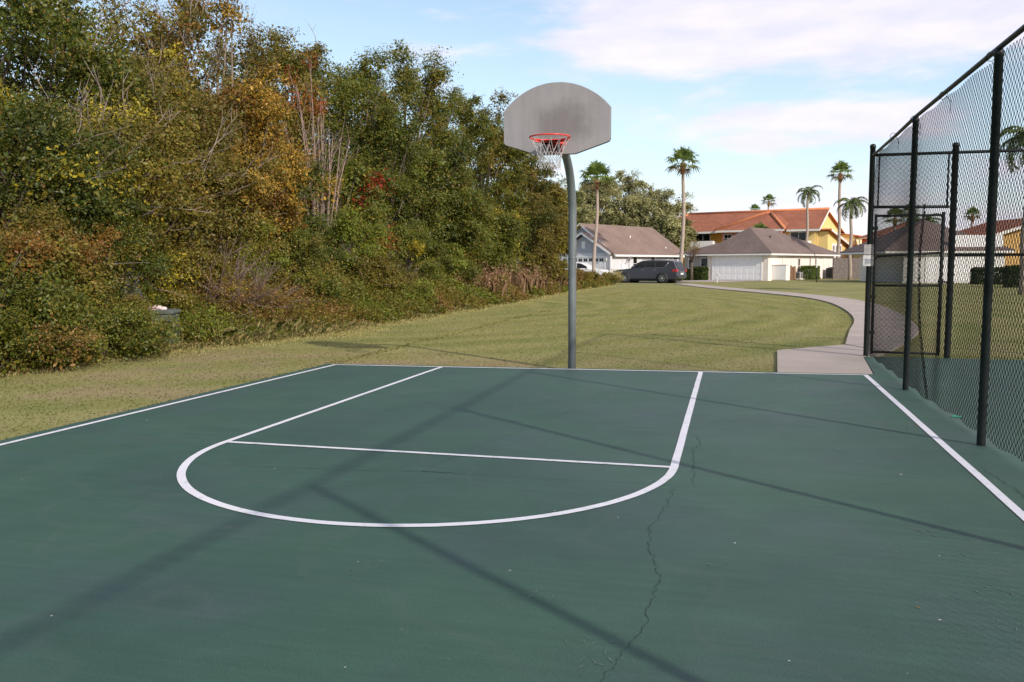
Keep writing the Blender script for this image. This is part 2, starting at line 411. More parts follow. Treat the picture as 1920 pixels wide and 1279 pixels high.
def spl(P, k=8):
    o = []
    for i in range(len(P) - 1):
        p0, p1, p2, p3 = P[max(i - 1, 0)], P[i], P[i + 1], P[min(i + 2, len(P) - 1)]
        for j in range(k):
            t = j / k
            o.append(tuple(.5 * ((2 * p1[a]) + (-p0[a] + p2[a]) * t + (2 * p0[a] - 5 * p1[a] + 4 * p2[a] - p3[a]) * t * t + (-p0[a] + 3 * p1[a] - 3 * p2[a] + p3[a]) * t ** 3) for a in (0, 1)))
    return o + [P[-1]]
A_, B_ = spl(pl), spl(pr)
b = MB(); k = len(A_)
vs = [];
for a, c in zip(A_, B_): vs += [(a[0], a[1], .012), (c[0], c[1], .012), (a[0], a[1], -.1), (c[0], c[1], -.1)]
fs = []
for i in range(k - 1):
    o = 4 * i; fs += [(o, o + 1, o + 5, o + 4), (o, o + 4, o + 6, o + 2), (o + 1, o + 3, o + 7, o + 5)]
fs += [(0, 2, 3, 1)]
b.add(vs, fs)
for i in range(6, k - 2, 4):
    a, c = Vector((*A_[i], .0135)), Vector((*B_[i], .0135)); d = (c - a).normalized(); q = Vector((-d.y, d.x, 0)) * .009
    b.add([a - q, c - q, c + q, a + q], [(0, 1, 2, 3)], 1)
tag(b.build('footpath', [MT['concrete'], mat('joint', (.13, .11, .09), None, .9)]), kind='structure')
asphalt = mat('asphalt', (.055, .055, .056), (.04, .04, .042), .9, 3, bump=.4)
# street and drives lie beyond the lawn; the street runs at the houses' own angle
HA = R(-25.4); SA = R(-18.4)
hx = Vector((math.cos(HA), math.sin(HA), 0)); hy = Vector((-math.sin(HA), math.cos(HA), 0))
O2 = far(1440, 75)
def loc2(x, y): return O2 + hx * x + hy * y
sheet('street', [loc2(-120, -13.5), loc2(-3.0, -13.5), loc2(-3.0, -7.5), loc2(-120, -7.5)], -.022, asphalt)
sheet('driveway', [loc2(-6.2, -7.5), loc2(-.4, -7.5), loc2(-.4, .1), loc2(-6.2, .1)], -.014, MT['concrete'])

# ------------------------------------------------------------------ foliage
PAL = {
    'deep':   [((.030, .052, .014), 5), ((.045, .070, .018), 4), ((.070, .090, .024), 2)],
    'green':  [((.050, .078, .018), 5), ((.075, .100, .024), 4), ((.110, .120, .030), 2), ((.16, .15, .03), .5)],
    'olive':  [((.085, .090, .022), 5), ((.115, .110, .028), 4), ((.150, .130, .035), 2), ((.10, .065, .025), 1.5)],
    'dull':   [((.085, .083, .028), 5), ((.115, .098, .034), 4), ((.095, .066, .028), 2), ((.055, .070, .018), 4)],
    'gold':   [((.27, .185, .045), 5), ((.21, .155, .040), 4), ((.23, .12, .03), 1.5), ((.10, .09, .022), 2)],
    'rust':   [((.150, .085, .032), 5), ((.120, .078, .03), 4), ((.17, .075, .025), 1.5), ((.085, .07, .025), 3)],
    'yellow': [((.300, .260, .035), 4), ((.20, .20, .03), 4), ((.10, .115, .022), 3)],
    'lime':   [((.100, .150, .028), 5), ((.13, .175, .032), 4), ((.075, .105, .022), 3)],
    'redtip': [((.260, .065, .032), 5), ((.21, .072, .036), 4), ((.15, .065, .035), 3)],
    'crimson':[((.20, .022, .020), 5), ((.16, .03, .02), 4), ((.16, .05, .02), 2)],
    'brown':  [((.150, .095, .055), 5), ((.115, .075, .045), 4), ((.19, .125, .07), 3), ((.08, .075, .028), 2)],
    'straw':  [((.50, .41, .21), 5), ((.42, .35, .16), 4), ((.32, .29, .12), 3), ((.22, .23, .08), 2)],
    'plume':  [((.360, .215, .13), 5), ((.29, .17, .10), 4), ((.22, .14, .075), 3)],
    'grey':   [((.30, .30, .135), 5), ((.36, .345, .16), 4), ((.19, .21, .08), 3), ((.42, .38, .18), 2)],
    'hedge':  [((.025, .048, .014), 5), ((.038, .066, .018), 4)],
    'box':    [((.055, .105, .022), 5), ((.075, .13, .028), 4)],
    'turf':   [((.265, .270, .098), 6), ((.225, .245, .083), 5), ((.32, .295, .135), 2), ((.185, .215, .068), 3)],
}
def tints(rg, n, pal):
    c = np.array([x[0] for x in PAL[pal]]); wt = np.array([x[1] for x in PAL[pal]], float)
    t = c[rg.choice(len(c), n, p=wt / wt.sum())] * (np.array([1.0, 1.0, 1.0]) if pal in ('turf', 'straw', 'plume', 'grey') else np.array([1.38, 1.20, .62]))
    return t * rg.normal(1, .11, (n, 1)).clip(.7, 1.35)
def leaves(rg, P, Nrm, size, aspect=.5, droop=.25):
    # a folded rhombic leaf at each point P, facing roughly Nrm
    n = len(P)
    Nrm = Nrm + rg.normal(0, .75, (n, 3)); Nrm /= np.linalg.norm(Nrm, axis=1, keepdims=True) + 1e-9
    T = rg.normal(0, 1, (n, 3)); T[:, 2] -= droop
    T -= Nrm * (T * Nrm).sum(1, keepdims=True); T /= np.linalg.norm(T, axis=1, keepdims=True) + 1e-9
    B = np.cross(Nrm, T)
    L = size * (.45 + 1.25 * rg.random((n, 1)) ** 1.6)
    V = np.empty((n, 4, 3))
    V[:, 0] = P; V[:, 1] = P + T * L * .5 + B * L * aspect * .5 - Nrm * L * .06
    V[:, 2] = P + T * L; V[:, 3] = P + T * L * .5 - B * L * aspect * .5 - Nrm * L * .06
    return V.reshape(-1, 3), np.arange(4 * n).reshape(n, 4)
def blob_cloud(rg, C, rad, per, flat=.75):
    # points gathered toward the skin of each blob
    n = len(C) * per
    d = rg.normal(0, 1, (n, 3)); d /= np.linalg.norm(d, axis=1, keepdims=True)
    r = rg.uniform(.2, 1, (n, 1)) ** .42
    k = np.repeat(np.arange(len(C)), per)
    off = d * r * rad[k][:, None]; off[:, 2] *= flat
    return C[k] + off, d, k

DENSE = 4.3
def spray_cloud(rg, C, rad, per, flat):
    # leaves strung along short sprays that fan out of each clump
    n = len(C) * per; m = max(7, per // 26)
    D = rg.normal(0, 1, (len(C), m, 3)); D[..., 2] += .25; D /= np.linalg.norm(D, axis=2, keepdims=True)
    ln = rg.uniform(.6, 1.25, (len(C), m))
    k = np.repeat(np.arange(len(C)), per); q = rg.integers(0, m, n); d = D[k, q]
    t = (rg.random(n) ** .6 * ln[k, q])[:, None] * rad[k][:, None]
    sag = np.zeros((n, 3)); sag[:, 2] = -.22 * (t[:, 0] ** 2)
    off = d * t + rg.normal(0, .11, (n, 3)) * rad[k][:, None]; off[:, 2] *= flat
    return C[k] + off + sag, d, k
def make_tree(name, label, cat, base, h, cr, pal, nb=70, per=130, ls=.11, low=.12, seed=1, pal2=None, mix=.0, bark='bark', trunks=1,
              brad=.72, group=None, twigs=0, squash=1.0, bare=0.0, side_pal=None, rz=None, top=1.0):
    rg = np.random.default_rng(seed); rr = random.Random(seed); ls = ls * .64
    t = empty(name, base, 0, label, cat, group)
    nb = int(nb * 1.15)
    zc = h * (low + (1 - low) * .52); hz = h * (1 - low) * .5
    d = rg.normal(0, 1, (nb, 3)); d /= np.linalg.norm(d, axis=1, keepdims=True)
    r = rg.uniform(.35, 1, nb) ** .45
    C = d * r[:, None]
    lump = 1 + .22 * np.sin(d[:, 0] * 3.1 + seed) * np.cos(d[:, 1] * 2.7 + seed * 1.7) + .14 * np.sin(d[:, 2] * 5 + seed * .6)
    C *= lump[:, None]
    C = C * np.array([cr, cr * squash, hz]); C[:, 2] += zc
    C[:, 2] = C[:, 2].clip(.25, None)
    mx = C[:, 2].max() + brad * .6
    if mx > h: C[:, 2] *= h / mx
    for q in range(5): C[q] = (rr.uniform(-.6, .6) * cr, rr.uniform(-.6, .6) * cr * squash, h - brad * (.55 + .35 * q))
    rad = brad * rg.uniform(.55, 1.2, nb)
    P, D, k = spray_cloud(rg, C, rad, int(per * DENSE * 1.05), .8)
    keep = rg.random(len(P)) > bare
    P, D, k = P[keep], D[keep], k[keep]
    P[:, 2] = np.maximum(P[:, 2], .03)
    # a coarse inner leaf mass keeps the heart of the crown dark
    nc = len(P) // 9; pick = rg.integers(0, nb, nc); Pc = C[pick] * np.array([.76, .76, .97]) + rg.normal(0, .30, (nc, 3)) * rad[pick][:, None]; Pc[:, 2] = np.maximum(Pc[:, 2] - .1, .05)
    P = np.concatenate([P, Pc]); D = np.concatenate([D, rg.normal(0, 1, (nc, 3))]); k = np.concatenate([k, pick])
    lsz = np.concatenate([np.full(len(P) - nc, ls) * rg.uniform(.75, 1.3, nb)[k[:len(P) - nc]], np.full(nc, ls * 1.8)])[:, None]
    V, F = leaves(rg, P, D * .8 + np.array([.25, -.2, .4]), lsz)
    tn = tints(rg, len(P), pal)
    if pal2:
        sel = (rg.random(nb) < mix)[k]
        tn[sel] = tints(rg, int(sel.sum()), pal2)
    sel = rg.random(len(P)) < .16; tn[sel] = tints(rg, int(sel.sum()), 'olive' if pal in ('deep', 'green', 'lime') else 'dull')
    tn *= rg.normal(1, .12, (nb, 1)).clip(.7, 1.35)[k]
    mesh_np('crown', V, F, MT['leaf'], tn, t)
    b = MB()
    for q in range(trunks):
        ox, oy = (rr.uniform(-.25, .25) * (trunks > 1), rr.uniform(-.25, .25) * (trunks > 1))
        r0 = .021 * h / (1 + .5 * (trunks > 1)); lean = Vector((rr.uniform(-.12, .12) * cr, rr.uniform(-.12, .12) * cr, 0))
        pts = [Vector((ox, oy, -.1)) + lean * (s * s) + Vector((rr.uniform(-.05, .05), rr.uniform(-.05, .05), s * h * .66)) for s in (0, .2, .4, .6, .8, 1)]
        b.tube(pts, [r0 * (1 - .85 * s) + .012 for s in (0, .2, .4, .6, .8, 1)], 7)
        for i in range(0, nb, trunks * (2 if nb > 60 else 1)):
            e = Vector(C[(i + q) % nb]); s = min(.92, max(.12, e.z / h * .75)); st = pts[0].lerp(pts[-1], s)
            mid = st.lerp(e, .5) + Vector((rr.uniform(-.2, .2), rr.uniform(-.2, .2), rr.uniform(.0, .35)))
            b.tube([st, mid, e], [r0 * .35 * (1 - s * .5), r0 * .2, .008], 4, cap=False)
    if twigs:
        for i in range(int(twigs * .55)):
            e = Vector(C[rr.randrange(nb)]); o = Vector((e.x, e.y, e.z - zc)).normalized()
            o = (o + Vector((rr.uniform(-.6, .6), rr.uniform(-.6, .6), rr.uniform(-.1, .9)))).normalized()
            L = rr.uniform(.4, 1.0) * (1 if brad > .5 else .6); q = e + o * L * .5 + Vector((rr.uniform(-.12, .12), rr.uniform(-.12, .12), rr.uniform(-.1, .1))); e2 = e + o * L
            k0 = len(b.f); b.tube([e - o * .5, q, e2], [.014, .010, .004], 3, cap=False)
            for z in range(3):
                f0 = q.lerp(e2, rr.random()); b.tube([f0, f0 + (o + Vector((rr.uniform(-.8, .8), rr.uniform(-.8, .8), rr.uniform(-.2, .6)))) * rr.uniform(.2, .45)], [.006, .003], 3, cap=False)
            b.m[k0:] = [1] * (len(b.m) - k0)
    b.build('trunk', [MT[bark], MT['dead_twig' if cat == 'shrub' else 'pale_bark']], t)
    return t

def wood_tree(px, top, X, cr, pal, label, **k):
    base = atx(px, X); h = max(1.0, height(px, top, base))
    name = k.pop('name', 'broadleaf_tree'); cat = k.pop('cat', 'tree')
    return make_tree(name, label, cat, base, h, cr, pal, **k)

G1 = 'trees of the wood beside the court'
court_litter()
# back row: the skyline of the wood, from the left edge of the photo to the hoop
wood_tree(-40, -60, -11.5, 2.6, 'deep', 'dark green tree with sky gaps at the far left edge of the wood', seed=11, nb=75, per=120, group=G1, ls=.10, low=.14, twigs=20)
wood_tree(110, -40, -11.5, 2.3, 'green', 'thin-leaved green tree with sky showing through its top, left end of the wood', seed=12, nb=60, per=110, group=G1, ls=.10, low=.14, twigs=30)
wood_tree(235, -30, -11.8, 2.2, 'olive', 'olive tree with scattered yellow leaves reaching the top edge near the left', seed=13, nb=70, per=120, pal2='yellow', mix=.22, group=G1, ls=.10, twigs=20)
wood_tree(325, -40, -11.8, 2.3, 'dull', 'half-bare brownish tree with pale upright limbs showing at its top', seed=14, nb=85, per=95, pal2='rust', mix=.25, group=G1, ls=.10, twigs=130, bark='pale_bark', trunks=3)
wood_tree(420, -8, -12, 2.3, 'dull', 'rusty brown treetop with bare branches at the highest point of the wood', seed=15, nb=95, per=125, pal2='gold', mix=.4, group=G1, ls=.11, twigs=70, bark='pale_bark')
wood_tree(500, 45, -12.2, 2.0, 'olive', 'olive green tree behind the golden sprays, sloping to the right', seed=16, nb=70, per=120, pal2='rust', mix=.2, group=G1, ls=.11, twigs=20)
wood_tree(560, 72, -12.6, 2.0, 'green', 'mid green tree just left of the bare red-tipped tree', seed=17, nb=65, per=120, pal2='dull', mix=.25, group=G1, ls=.12, twigs=12)
wood_tree(622, 108, -12.6, 2.2, 'green', 'low green treetop behind the bare red-tipped tree', seed=18, nb=80, per=120, group=G1, ls=.12, pal2='dull', mix=.2)
wood_tree(690, 84, -12.2, 2.2, 'green', 'tall green tree with a loose airy top right of the red-tipped tree', seed=19, nb=80, per=130, group=G1, ls=.12, low=.14, brad=.8)
wood_tree(775, 88, -12.2, 2.2, 'green', 'tallest rounded green tree in the middle of the wood', seed=20, nb=85, per=130, group=G1, ls=.12, low=.14, pal2='olive', mix=.2, brad=.8)
wood_tree(838, 152, -12.0, 2.4, 'green', 'green tree stepping down right of the tallest rounded one', seed=21, nb=80, per=130, group=G1, ls=.13, pal2='deep', mix=.3)
wood_tree(900, 178, -11.5, 3.0, 'green', 'broad green tree left of the backboard with a few yellow leaves', seed=22, nb=110, per=140, group=G1, ls=.13, pal2='olive', mix=.35)
wood_tree(958, 252, -10.8, 3.0, 'olive', 'olive tree whose top meets the lower left corner of the backboard', seed=23, nb=95, per=140, group=G1, ls=.14, pal2='deep', mix=.25, low=.14)
wood_tree(1000, 312, -10.2, 2.6, 'olive', 'olive tree directly behind the basketball net', seed=24, nb=95, per=140, group=G1, ls=.15, pal2='dull', mix=.2)
wood_tree(1026, 338, -10.0, 1.7, 'olive', 'last olive tree at the right end of the wood, behind the hoop pole', seed=25, nb=90, per=150, group=G1, ls=.16, pal2='yellow', mix=.12, low=.15)
# front row: lower trees and vine-hung growth against the grass
wood_tree(20, 120, -9.2, 1.9, 'deep', 'dark glossy tree with yellow vine leaves at the left edge', seed=31, nb=90, per=150, pal2='yellow', mix=.10, group=G1, ls=.085, low=.1, twigs=30)
wood_tree(150, 160, -9.4, 1.7, 'olive', 'olive thicket tree with bare grey twigs and bright yellow leaves', seed=32, nb=80, per=140, pal2='yellow', mix=.14, group=G1, ls=.08, twigs=110, low=.15)
wood_tree(270, 110, -9.8, 1.8, 'dull', 'brownish green tree in the middle of the left thicket', seed=33, nb=90, per=150, pal2='olive', mix=.4, group=G1, ls=.085, twigs=60)
wood_tree(370, 170, -9.6, 1.5, 'dull', 'brown-green small tree left of the golden sprays', seed=34, nb=75, per=150, pal2='gold', mix=.25, group=G1, ls=.085, twigs=40)
wood_tree(468, 150, -9.6, 1.35, 'gold', 'golden orange tree with layered drooping sprays', seed=35, nb=60, per=190, pal2='rust', mix=.35, group=G1, ls=.085, low=.35, brad=.62)
wood_tree(535, 275, -9.8, 1.3, 'deep', 'dark gap-filled evergreen between the golden tree and the red-tipped tree', seed=36, nb=50, per=130, pal2='rust', mix=.12, group=G1, ls=.10)
wood_tree(640, 270, -10.6, 1.6, 'green', 'green tree with crimson leaves right below the red-tipped stems', seed=37, nb=65, per=140, pal2='crimson', mix=.07, group=G1, ls=.11)
wood_tree(720, 195, -10.6, 2.1, 'deep', 'dense dark green tree in the middle of the wood', seed=38, nb=110, per=150, pal2='green', mix=.4, group=G1, ls=.11)
wood_tree(800, 255, -10.2, 2.1, 'deep', 'dark green tree right of the middle, dense to the ground', seed=39, nb=100, per=150, pal2='green', mix=.45, group=G1, ls=.115)
wood_tree(850, 330, -9.4, 1.8, 'green', 'lower green tree with small red leaf clusters', seed=40, nb=85, per=150, pal2='crimson', mix=.05, group=G1, ls=.115)
wood_tree(905, 365, -9.0, 1.7, 'green', 'yellow-flecked green tree leaning over the dry plumes', seed=41, nb=80, per=150, pal2='yellow', mix=.16, group=G1, ls=.12)
wood_tree(985, 360, -9.4, 1.9, 'dull', 'dull brown tree with a shadowy hollow left of the hoop pole', seed=42, nb=45, per=130, pal2='deep', mix=.3, group=G1, ls=.13, low=.3, trunks=2)

# the bare multi-stemmed tree with red tips
base = atx(605, -10.0); hB = height(605, 80, base)
t = empty('bare_tree', base, 0, 'bare tree of many pale upright stems tipped with red leaves', 'tree')
rr = random.Random(4); rg = np.random.default_rng(4); b = MB(); tips = []
for i in range(22):
    a = rr.uniform(0, 2 * PI); sp = rr.uniform(.3, 1.75); hh = hB * rr.uniform(.62, 1.0) * (1 - .12 * sp)
    if rr.random() < .35: sp *= .5
    e = Vector((math.cos(a) * sp, math.sin(a) * sp, hh)); s0 = Vector((math.cos(a) * .12, math.sin(a) * .12, -.1))
    pts = [Vector((e.x * (.12 + .88 * s ** 1.8), e.y * (.12 + .88 * s ** 1.8), -.1 + (e.z + .1) * s)) + Vector((rr.uniform(-.07, .07), rr.uniform(-.07, .07), 0)) for s in (0, .25, .5, .75, 1)]
    b.tube(pts, [.050, .040, .030, .020, .008], 6)
    for q in range(10):
        s = rr.uniform(.4, 1); p0 = pts[0].lerp(pts[-1], s) if s > .9 else pts[int(s * 4)].lerp(pts[int(s * 4) + 1], s * 4 % 1)
        d = Vector((math.cos(a) * .4 + rr.uniform(-.5, .5), math.sin(a) * .4 + rr.uniform(-.5, .5), 1.2)).normalized(); L = rr.uniform(.4, 1.0)
        b.tube([p0, p0 + d * L * .5 + Vector((rr.uniform(-.05, .05), 0, 0)), p0 + d * L], [.011, .008, .004], 3, cap=False)
        if s > .70: tips.append(p0 + d * L * .8)
b.build('trunk', mat('pink_grey_bark', (.27, .195, .17), (.17, .12, .105), .9, 7), t)
C = np.array([tuple(v) for v in tips])
C = C[C[:, 2] > hB * .74]
P, D, k = blob_cloud(rg, C, np.full(len(C), .26), 75, 1.3)
V, F = leaves(rg, P, D, .055); mesh_np('crown', V, F, MT['leaf'], tints(rg, len(P), 'redtip'), t)

# shrubs standing out along the foot of the wood
G2 = 'shrubs at the foot of the wood'
def shrub(px, top, X, cr, pal, label, **k):
    kw = dict(name='shrub', cat='shrub', group=G2, nb=40, per=210, ls=.075, low=.0, brad=.42, trunks=3); kw.update(k); kw['ls'] *= .82
    return wood_tree(px, top, X, cr, pal, label, **kw)
shrub(-20, 430, -7.6, 1.1, 'green', 'green leafy shrub cut off by the left edge of the photo', seed=51, pal2='rust', mix=.12)
shrub(60, 380, -8.2, 1.2, 'olive', 'rust-flecked olive shrub at the left end of the wood', seed=52, pal2='rust', mix=.3, nb=55)
shrub(140, 330, -8.6, 1.2, 'deep', 'dark green glossy shrub in the left thicket', seed=53, nb=55)
shrub(75, 540, -7.3, .95, 'green', 'low bright green bush nearest the court on the left', seed=54, per=170, ls=.065, pal2='brown', mix=.2)
shrub(175, 560, -7.4, .85, 'green', 'low leafy bush left of the utility box', seed=55, per=170, ls=.06, pal2='lime', mix=.2)
shrub(226, 612, -7.45, .45, 'olive', 'small scrubby bush in front of the utility box', seed=56, per=130, ls=.055, pal2='brown', mix=.3, brad=.28)
shrub(340, 430, -8.9, 1.2, 'olive', 'yellow-flecked shrub above the grey stump', seed=57, pal2='yellow', mix=.12, nb=50, twigs=20)
shrub(400, 505, -8.4, 1.1, 'brown', 'tangled brown dead shrub right of the stump', seed=58, per=70, ls=.06, twigs=160, bark='pale_bark')
shrub(470, 520, -8.0, 1.0, 'brown', 'reddish brown withered bush left of the green shrubs', seed=59, per=90, ls=.06, twigs=90, bark='pale_bark', pal2='olive', mix=.2)
shrub(440, 410, -9.2, 1.1, 'lime', 'yellowish green fine-leaved shrub under the golden tree', seed=60, pal2='olive', mix=.4)
shrub(545, 420, -9.0, 1.1, 'green', 'rounded green shrub below the dark gap', seed=61, pal2='olive', mix=.4, ls=.085)
shrub(640, 395, -9.0, 1.0, 'lime', 'bright green feathery shrub below the red-tipped tree', seed=62, pal2='green', mix=.3, ls=.085)
shrub(590, 500, -8.2, 1.0, 'green', 'dark leafed shrub at the edge of the rough grass', seed=63, pal2='olive', mix=.3, ls=.08)
shrub(690, 470, -8.4, 1.2, 'olive', 'olive twiggy shrub left of the lawn bulge', seed=64, pal2='dull', mix=.4, ls=.09, twigs=30)
shrub(765, 420, -8.8, 1.3, 'green', 'full green shrub in front of the dense dark trees', seed=65, pal2='yellow', mix=.12, ls=.095)
shrub(840, 450, -8.6, 1.3, 'lime', 'light green arching shrub left of the dry plumes', seed=66, pal2='green', mix=.5, ls=.10)
shrub(770, 560, -7.2, .7, 'green', 'small bright green bush standing at the edge of the mown lawn', seed=67, ls=.08, pal2='lime', mix=.35, brad=.32)
shrub(930, 565, -6.9, .7, 'olive', 'low weedy bush at the lawn edge below the dry plumes', seed=68, ls=.09, pal2='brown', mix=.4, brad=.35)
shrub(1016, 470, -8.0, 1.6, 'olive', 'scrubby olive bush left of the hoop pole and the grey house', seed=69, ls=.13, nb=40)
shrub(1080, 512, -7.6, 1.6, 'brown', 'brownish brush right behind the hoop pole', seed=70, ls=.12, pal2='olive', mix=.5, nb=45)
shrub(1122, 512, -7.4, 1.6, 'olive', 'last yellowish brush clump left of the parked grey car', seed=71, ls=.12, pal2='straw', mix=.35, nb=45)

# undergrowth along the edge: one mass of low leaves and stems
edge = [ground(*q) for q in ((-180, 735), (0, 703), (150, 680), (300, 655), (420, 645), (530, 632), (640, 618), (800, 594), (900, 578), (1000, 560), (1070, 546), (1147, 534.5))]
ex = np.array([tuple(v)[:2] for v in edge])
def along(rg, n, s_lo=0, s_hi=1):
    seg = np.linalg.norm(np.diff(ex, axis=0), axis=1); cum = np.concatenate([[0], np.cumsum(seg)]); 
    # nearer stretches are sampled more densely
    i = rg.choice(len(seg), n, p=(lambda q: q / q.sum())(seg ** .62)); u_ = rg.random(n)
    return ex[i] + (ex[i + 1] - ex[i]) * u_[:, None], i
rg = np.random.default_rng(77)
n = 15000
Pb, si = along(rg, n)
rng_u = rg.random(n)
off = rg.uniform(0, 1, n) ** .9 * 2.6 + .02 + .28 * np.sin(Pb[:, 1] * 1.9) + .2 * np.sin(Pb[:, 1] * 4.3 + 1)
keep = (off > 0) & ~((np.abs((Pb[:, 1] - 2.30) - (Pb[:, 0] - off + 8.1) * -.9) < .46) & (Pb[:, 0] - off > -8.5) & (rng_u < .88)); Pb, si, off = Pb[keep], si[keep], off[keep]; n = len(Pb)
hgt = (.12 + .42 * np.minimum(off, 2.2) ** .9) * rg.uniform(.35, 1.1, n)
C = np.stack([Pb[:, 0] - off, Pb[:, 1], hgt], 1)
P, D, k = blob_cloud(rg, C, .18 * rg.uniform(.6, 1.4, n), 24, .9)
P[:, 2] = np.maximum(P[:, 2], .01)
ls = .034 + .0015 * np.clip(P[:, 1] + 5, 0, 60)
V, F = leaves(rg, P, D + np.array([0, 0, .4]), ls[:, None] if False else ls.reshape(-1, 1))
tn = tints(rg, len(P), 'olive'); q = np.sin(Pb[:, 1] * .8) + np.sin(Pb[:, 1] * 2.1 + 2) * .7 + rg.normal(0, .5, n)
for lo, hi, pal in ((-9, -1.0, 'brown'), (.3, .9, 'green'), (.9, 1.3, 'dull'), (1.3, 9, 'lime')):
    s = ((q > lo) & (q <= hi))[k]; tn[s] = tints(rg, int(s.sum()), pal)
s = ((Pb[:, 1] > 22) & (off > .5) & (rg.random(n) < .7))[k]; tn[s] = tints(rg, int(s.sum()), 'brown')
tag(mesh_np('undergrowth', V, F, MT['leaf'], tn), 'tangled low brush of green, olive and brown along the foot of the wood', 'undergrowth', kind='stuff')

def blades(rg, P, h, wd, lean=.35):
    n = len(P); a = rg.uniform(0, 2 * PI, n); d = np.stack([np.cos(a), np.sin(a), np.zeros(n)], 1); sd = np.stack([-np.sin(a), np.cos(a), np.zeros(n)], 1)
    h = np.asarray(h).reshape(-1, 1); up = np.array([0, 0, 1.0]); ln = rg.uniform(.05, lean * 2, (n, 1))
    V = np.empty((n, 5, 3)); m_ = P + up * h * .6 + d * h * ln * .35; tp = P + up * h * (1 - .25 * ln) + d * h * ln
    V[:, 0] = P - sd * wd; V[:, 1] = P + sd * wd; V[:, 2] = m_ + sd * wd * .75; V[:, 3] = tp; V[:, 4] = m_ - sd * wd * .75
    return V.reshape(-1, 3), np.arange(5 * n).reshape(n, 5)
n = 80000
Pb, si = along(rg, n); qn = np.argsort(Pb[:, 1])
qi = rg.random(n) < .45; yy_ = rg.normal(4.6, 2.6, n); Pb[qi, 1] = yy_[qi]; Pb[qi, 0] = np.interp(yy_[qi], ex[:, 1], ex[:, 0])
clump = np.sin(Pb[:, 1] * 1.3 + .5) + np.sin(Pb[:, 1] * 3.1) * .6 + np.sin(Pb[:, 1] * 7.3) * .3
off = rg.normal(.12, .42, n) - .22 * np.clip(clump, -1, 1); off -= .35 * np.exp(-((Pb[:, 1] - 4.2) / 2.6) ** 2) * rg.random(n)
P = np.stack([Pb[:, 0] - off, Pb[:, 1], np.zeros(n)], 1)
near_ = np.exp(-((Pb[:, 1] - 3.2) / 3.0) ** 2)
h = (.07 + .17 * near_ + .06 * np.clip(clump, 0, 1.5)) * rg.uniform(.4, 1.3, n)
h = h * np.clip((off + .55) / .75, .12, 1.15) * (.55 + .9 * rg.random(n) ** 2)
P[:, 2] = -.02
V, F = blades(rg, P, h, .0019 + .00012 * np.clip(Pb[:, 1:2] + 6, 0, 60), .55)
tn = np.clip(tints(rg, n, 'straw') * 1.55, 0, .85); s = rg.random(n) < .25; tn[s] = tints(rg, int(s.sum()), 'lime')
kp = ~((np.hypot(P[:, 0] + 7.5, P[:, 1] - 1.8) < .7) & (h > .12)); kp2 = np.repeat(kp, 5); V = V[kp2]; F = np.arange(5 * kp.sum()).reshape(-1, 5); tn = tn[kp]
tag(mesh_np('tall_grass', V, F, MT['grass'], tn), 'unmown straw-coloured grass fringing the brush at the lawn edge', 'grass', kind='stuff')

# mown lawn blades near the court
n = 240000
def lawn_pts(rg, n):
    x = rg.uniform(-9, 7, n * 2); y = -9.5 + 57 * rg.random(n * 2) ** 1.7
    dist = np.hypot(x - CAM[0], y - CAM[1]); ok = (rg.random(2 * n) < np.clip((22 / dist) ** 1.2, 0, 1)) & (rg.random(2 * n) < np.clip((48 - y) / 16, 0, 1))
    yl = np.interp(x, [-3.56, 3.98], [-.10, .43])                 # far edge of the court
    xl = np.interp(y, [-16, -.1], [-3.86, -3.56])
    xe = np.interp(y, ex[:, 1], ex[:, 0])
    oncourt = (y < yl + .015) & (x > xl - .015)
    pad = (x > 2.72 + (y - .355) * .045) & (y < 3.40 + (x - 2.9) * 1.06) & (x < 4.7)
    path = (y > 3.4) & (x > np.interp(y, [q[1] for q in pl], [q[0] for q in pl]) - .03)
    ok &= ~oncourt & ~pad & ~path & (x > xe - .6)
    return np.stack([x, y, np.full(len(x), -.03)], 1)[ok][:n]
P = lawn_pts(rg, n); n = len(P)
hh = rg.uniform(.008, .020, n) + .012 * (np.hypot(P[:, 0] + 3.6, 0) < .12)
V, F = blades(rg, P, hh, .0014 + .00016 * np.clip(np.hypot(P[:, 0:1] - CAM[0], P[:, 1:2] - CAM[1]) - 8, 0, 45), .9)
tn = tints(rg, n, 'turf') * 1.4
f = .5 + .5 * np.sin(P[:, 0] * 1.1 + np.sin(P[:, 1] * .7) * 2) * np.sin(P[:, 1] * .9 + P[:, 0] * .3)
wornb = (np.clip(1 - (P[:, 1] - .3) / 2.4, 0, 1) * (P[:, 1] > -.4)) * (rg.random(n) < .65)
s = wornb > .35; tn[s] = tints(rg, int(s.sum()), 'straw') * .85
arcs = np.sin((np.sqrt((P[:, 0] + 9) ** 2 + .45 * (P[:, 1] - 17) ** 2) + .5 * np.sin(P[:, 0] * .5) * np.sin(P[:, 1] * .4)) * 5.2)
tn *= (1 + .20 * arcs * np.clip((P[:, 1] - 1) / 4, 0, 1))[:, None] * np.array([1.06, .99, .90])
s = (f > .62) & (rg.random(n) < .5) & ~s; tn[s] = tn[s] * np.array([.72, .85, .75])
tag(mesh_np('grass', V, F, MT['grass'], tn), 'short dry mown grass of the lawn around the court', 'grass', kind='stuff')

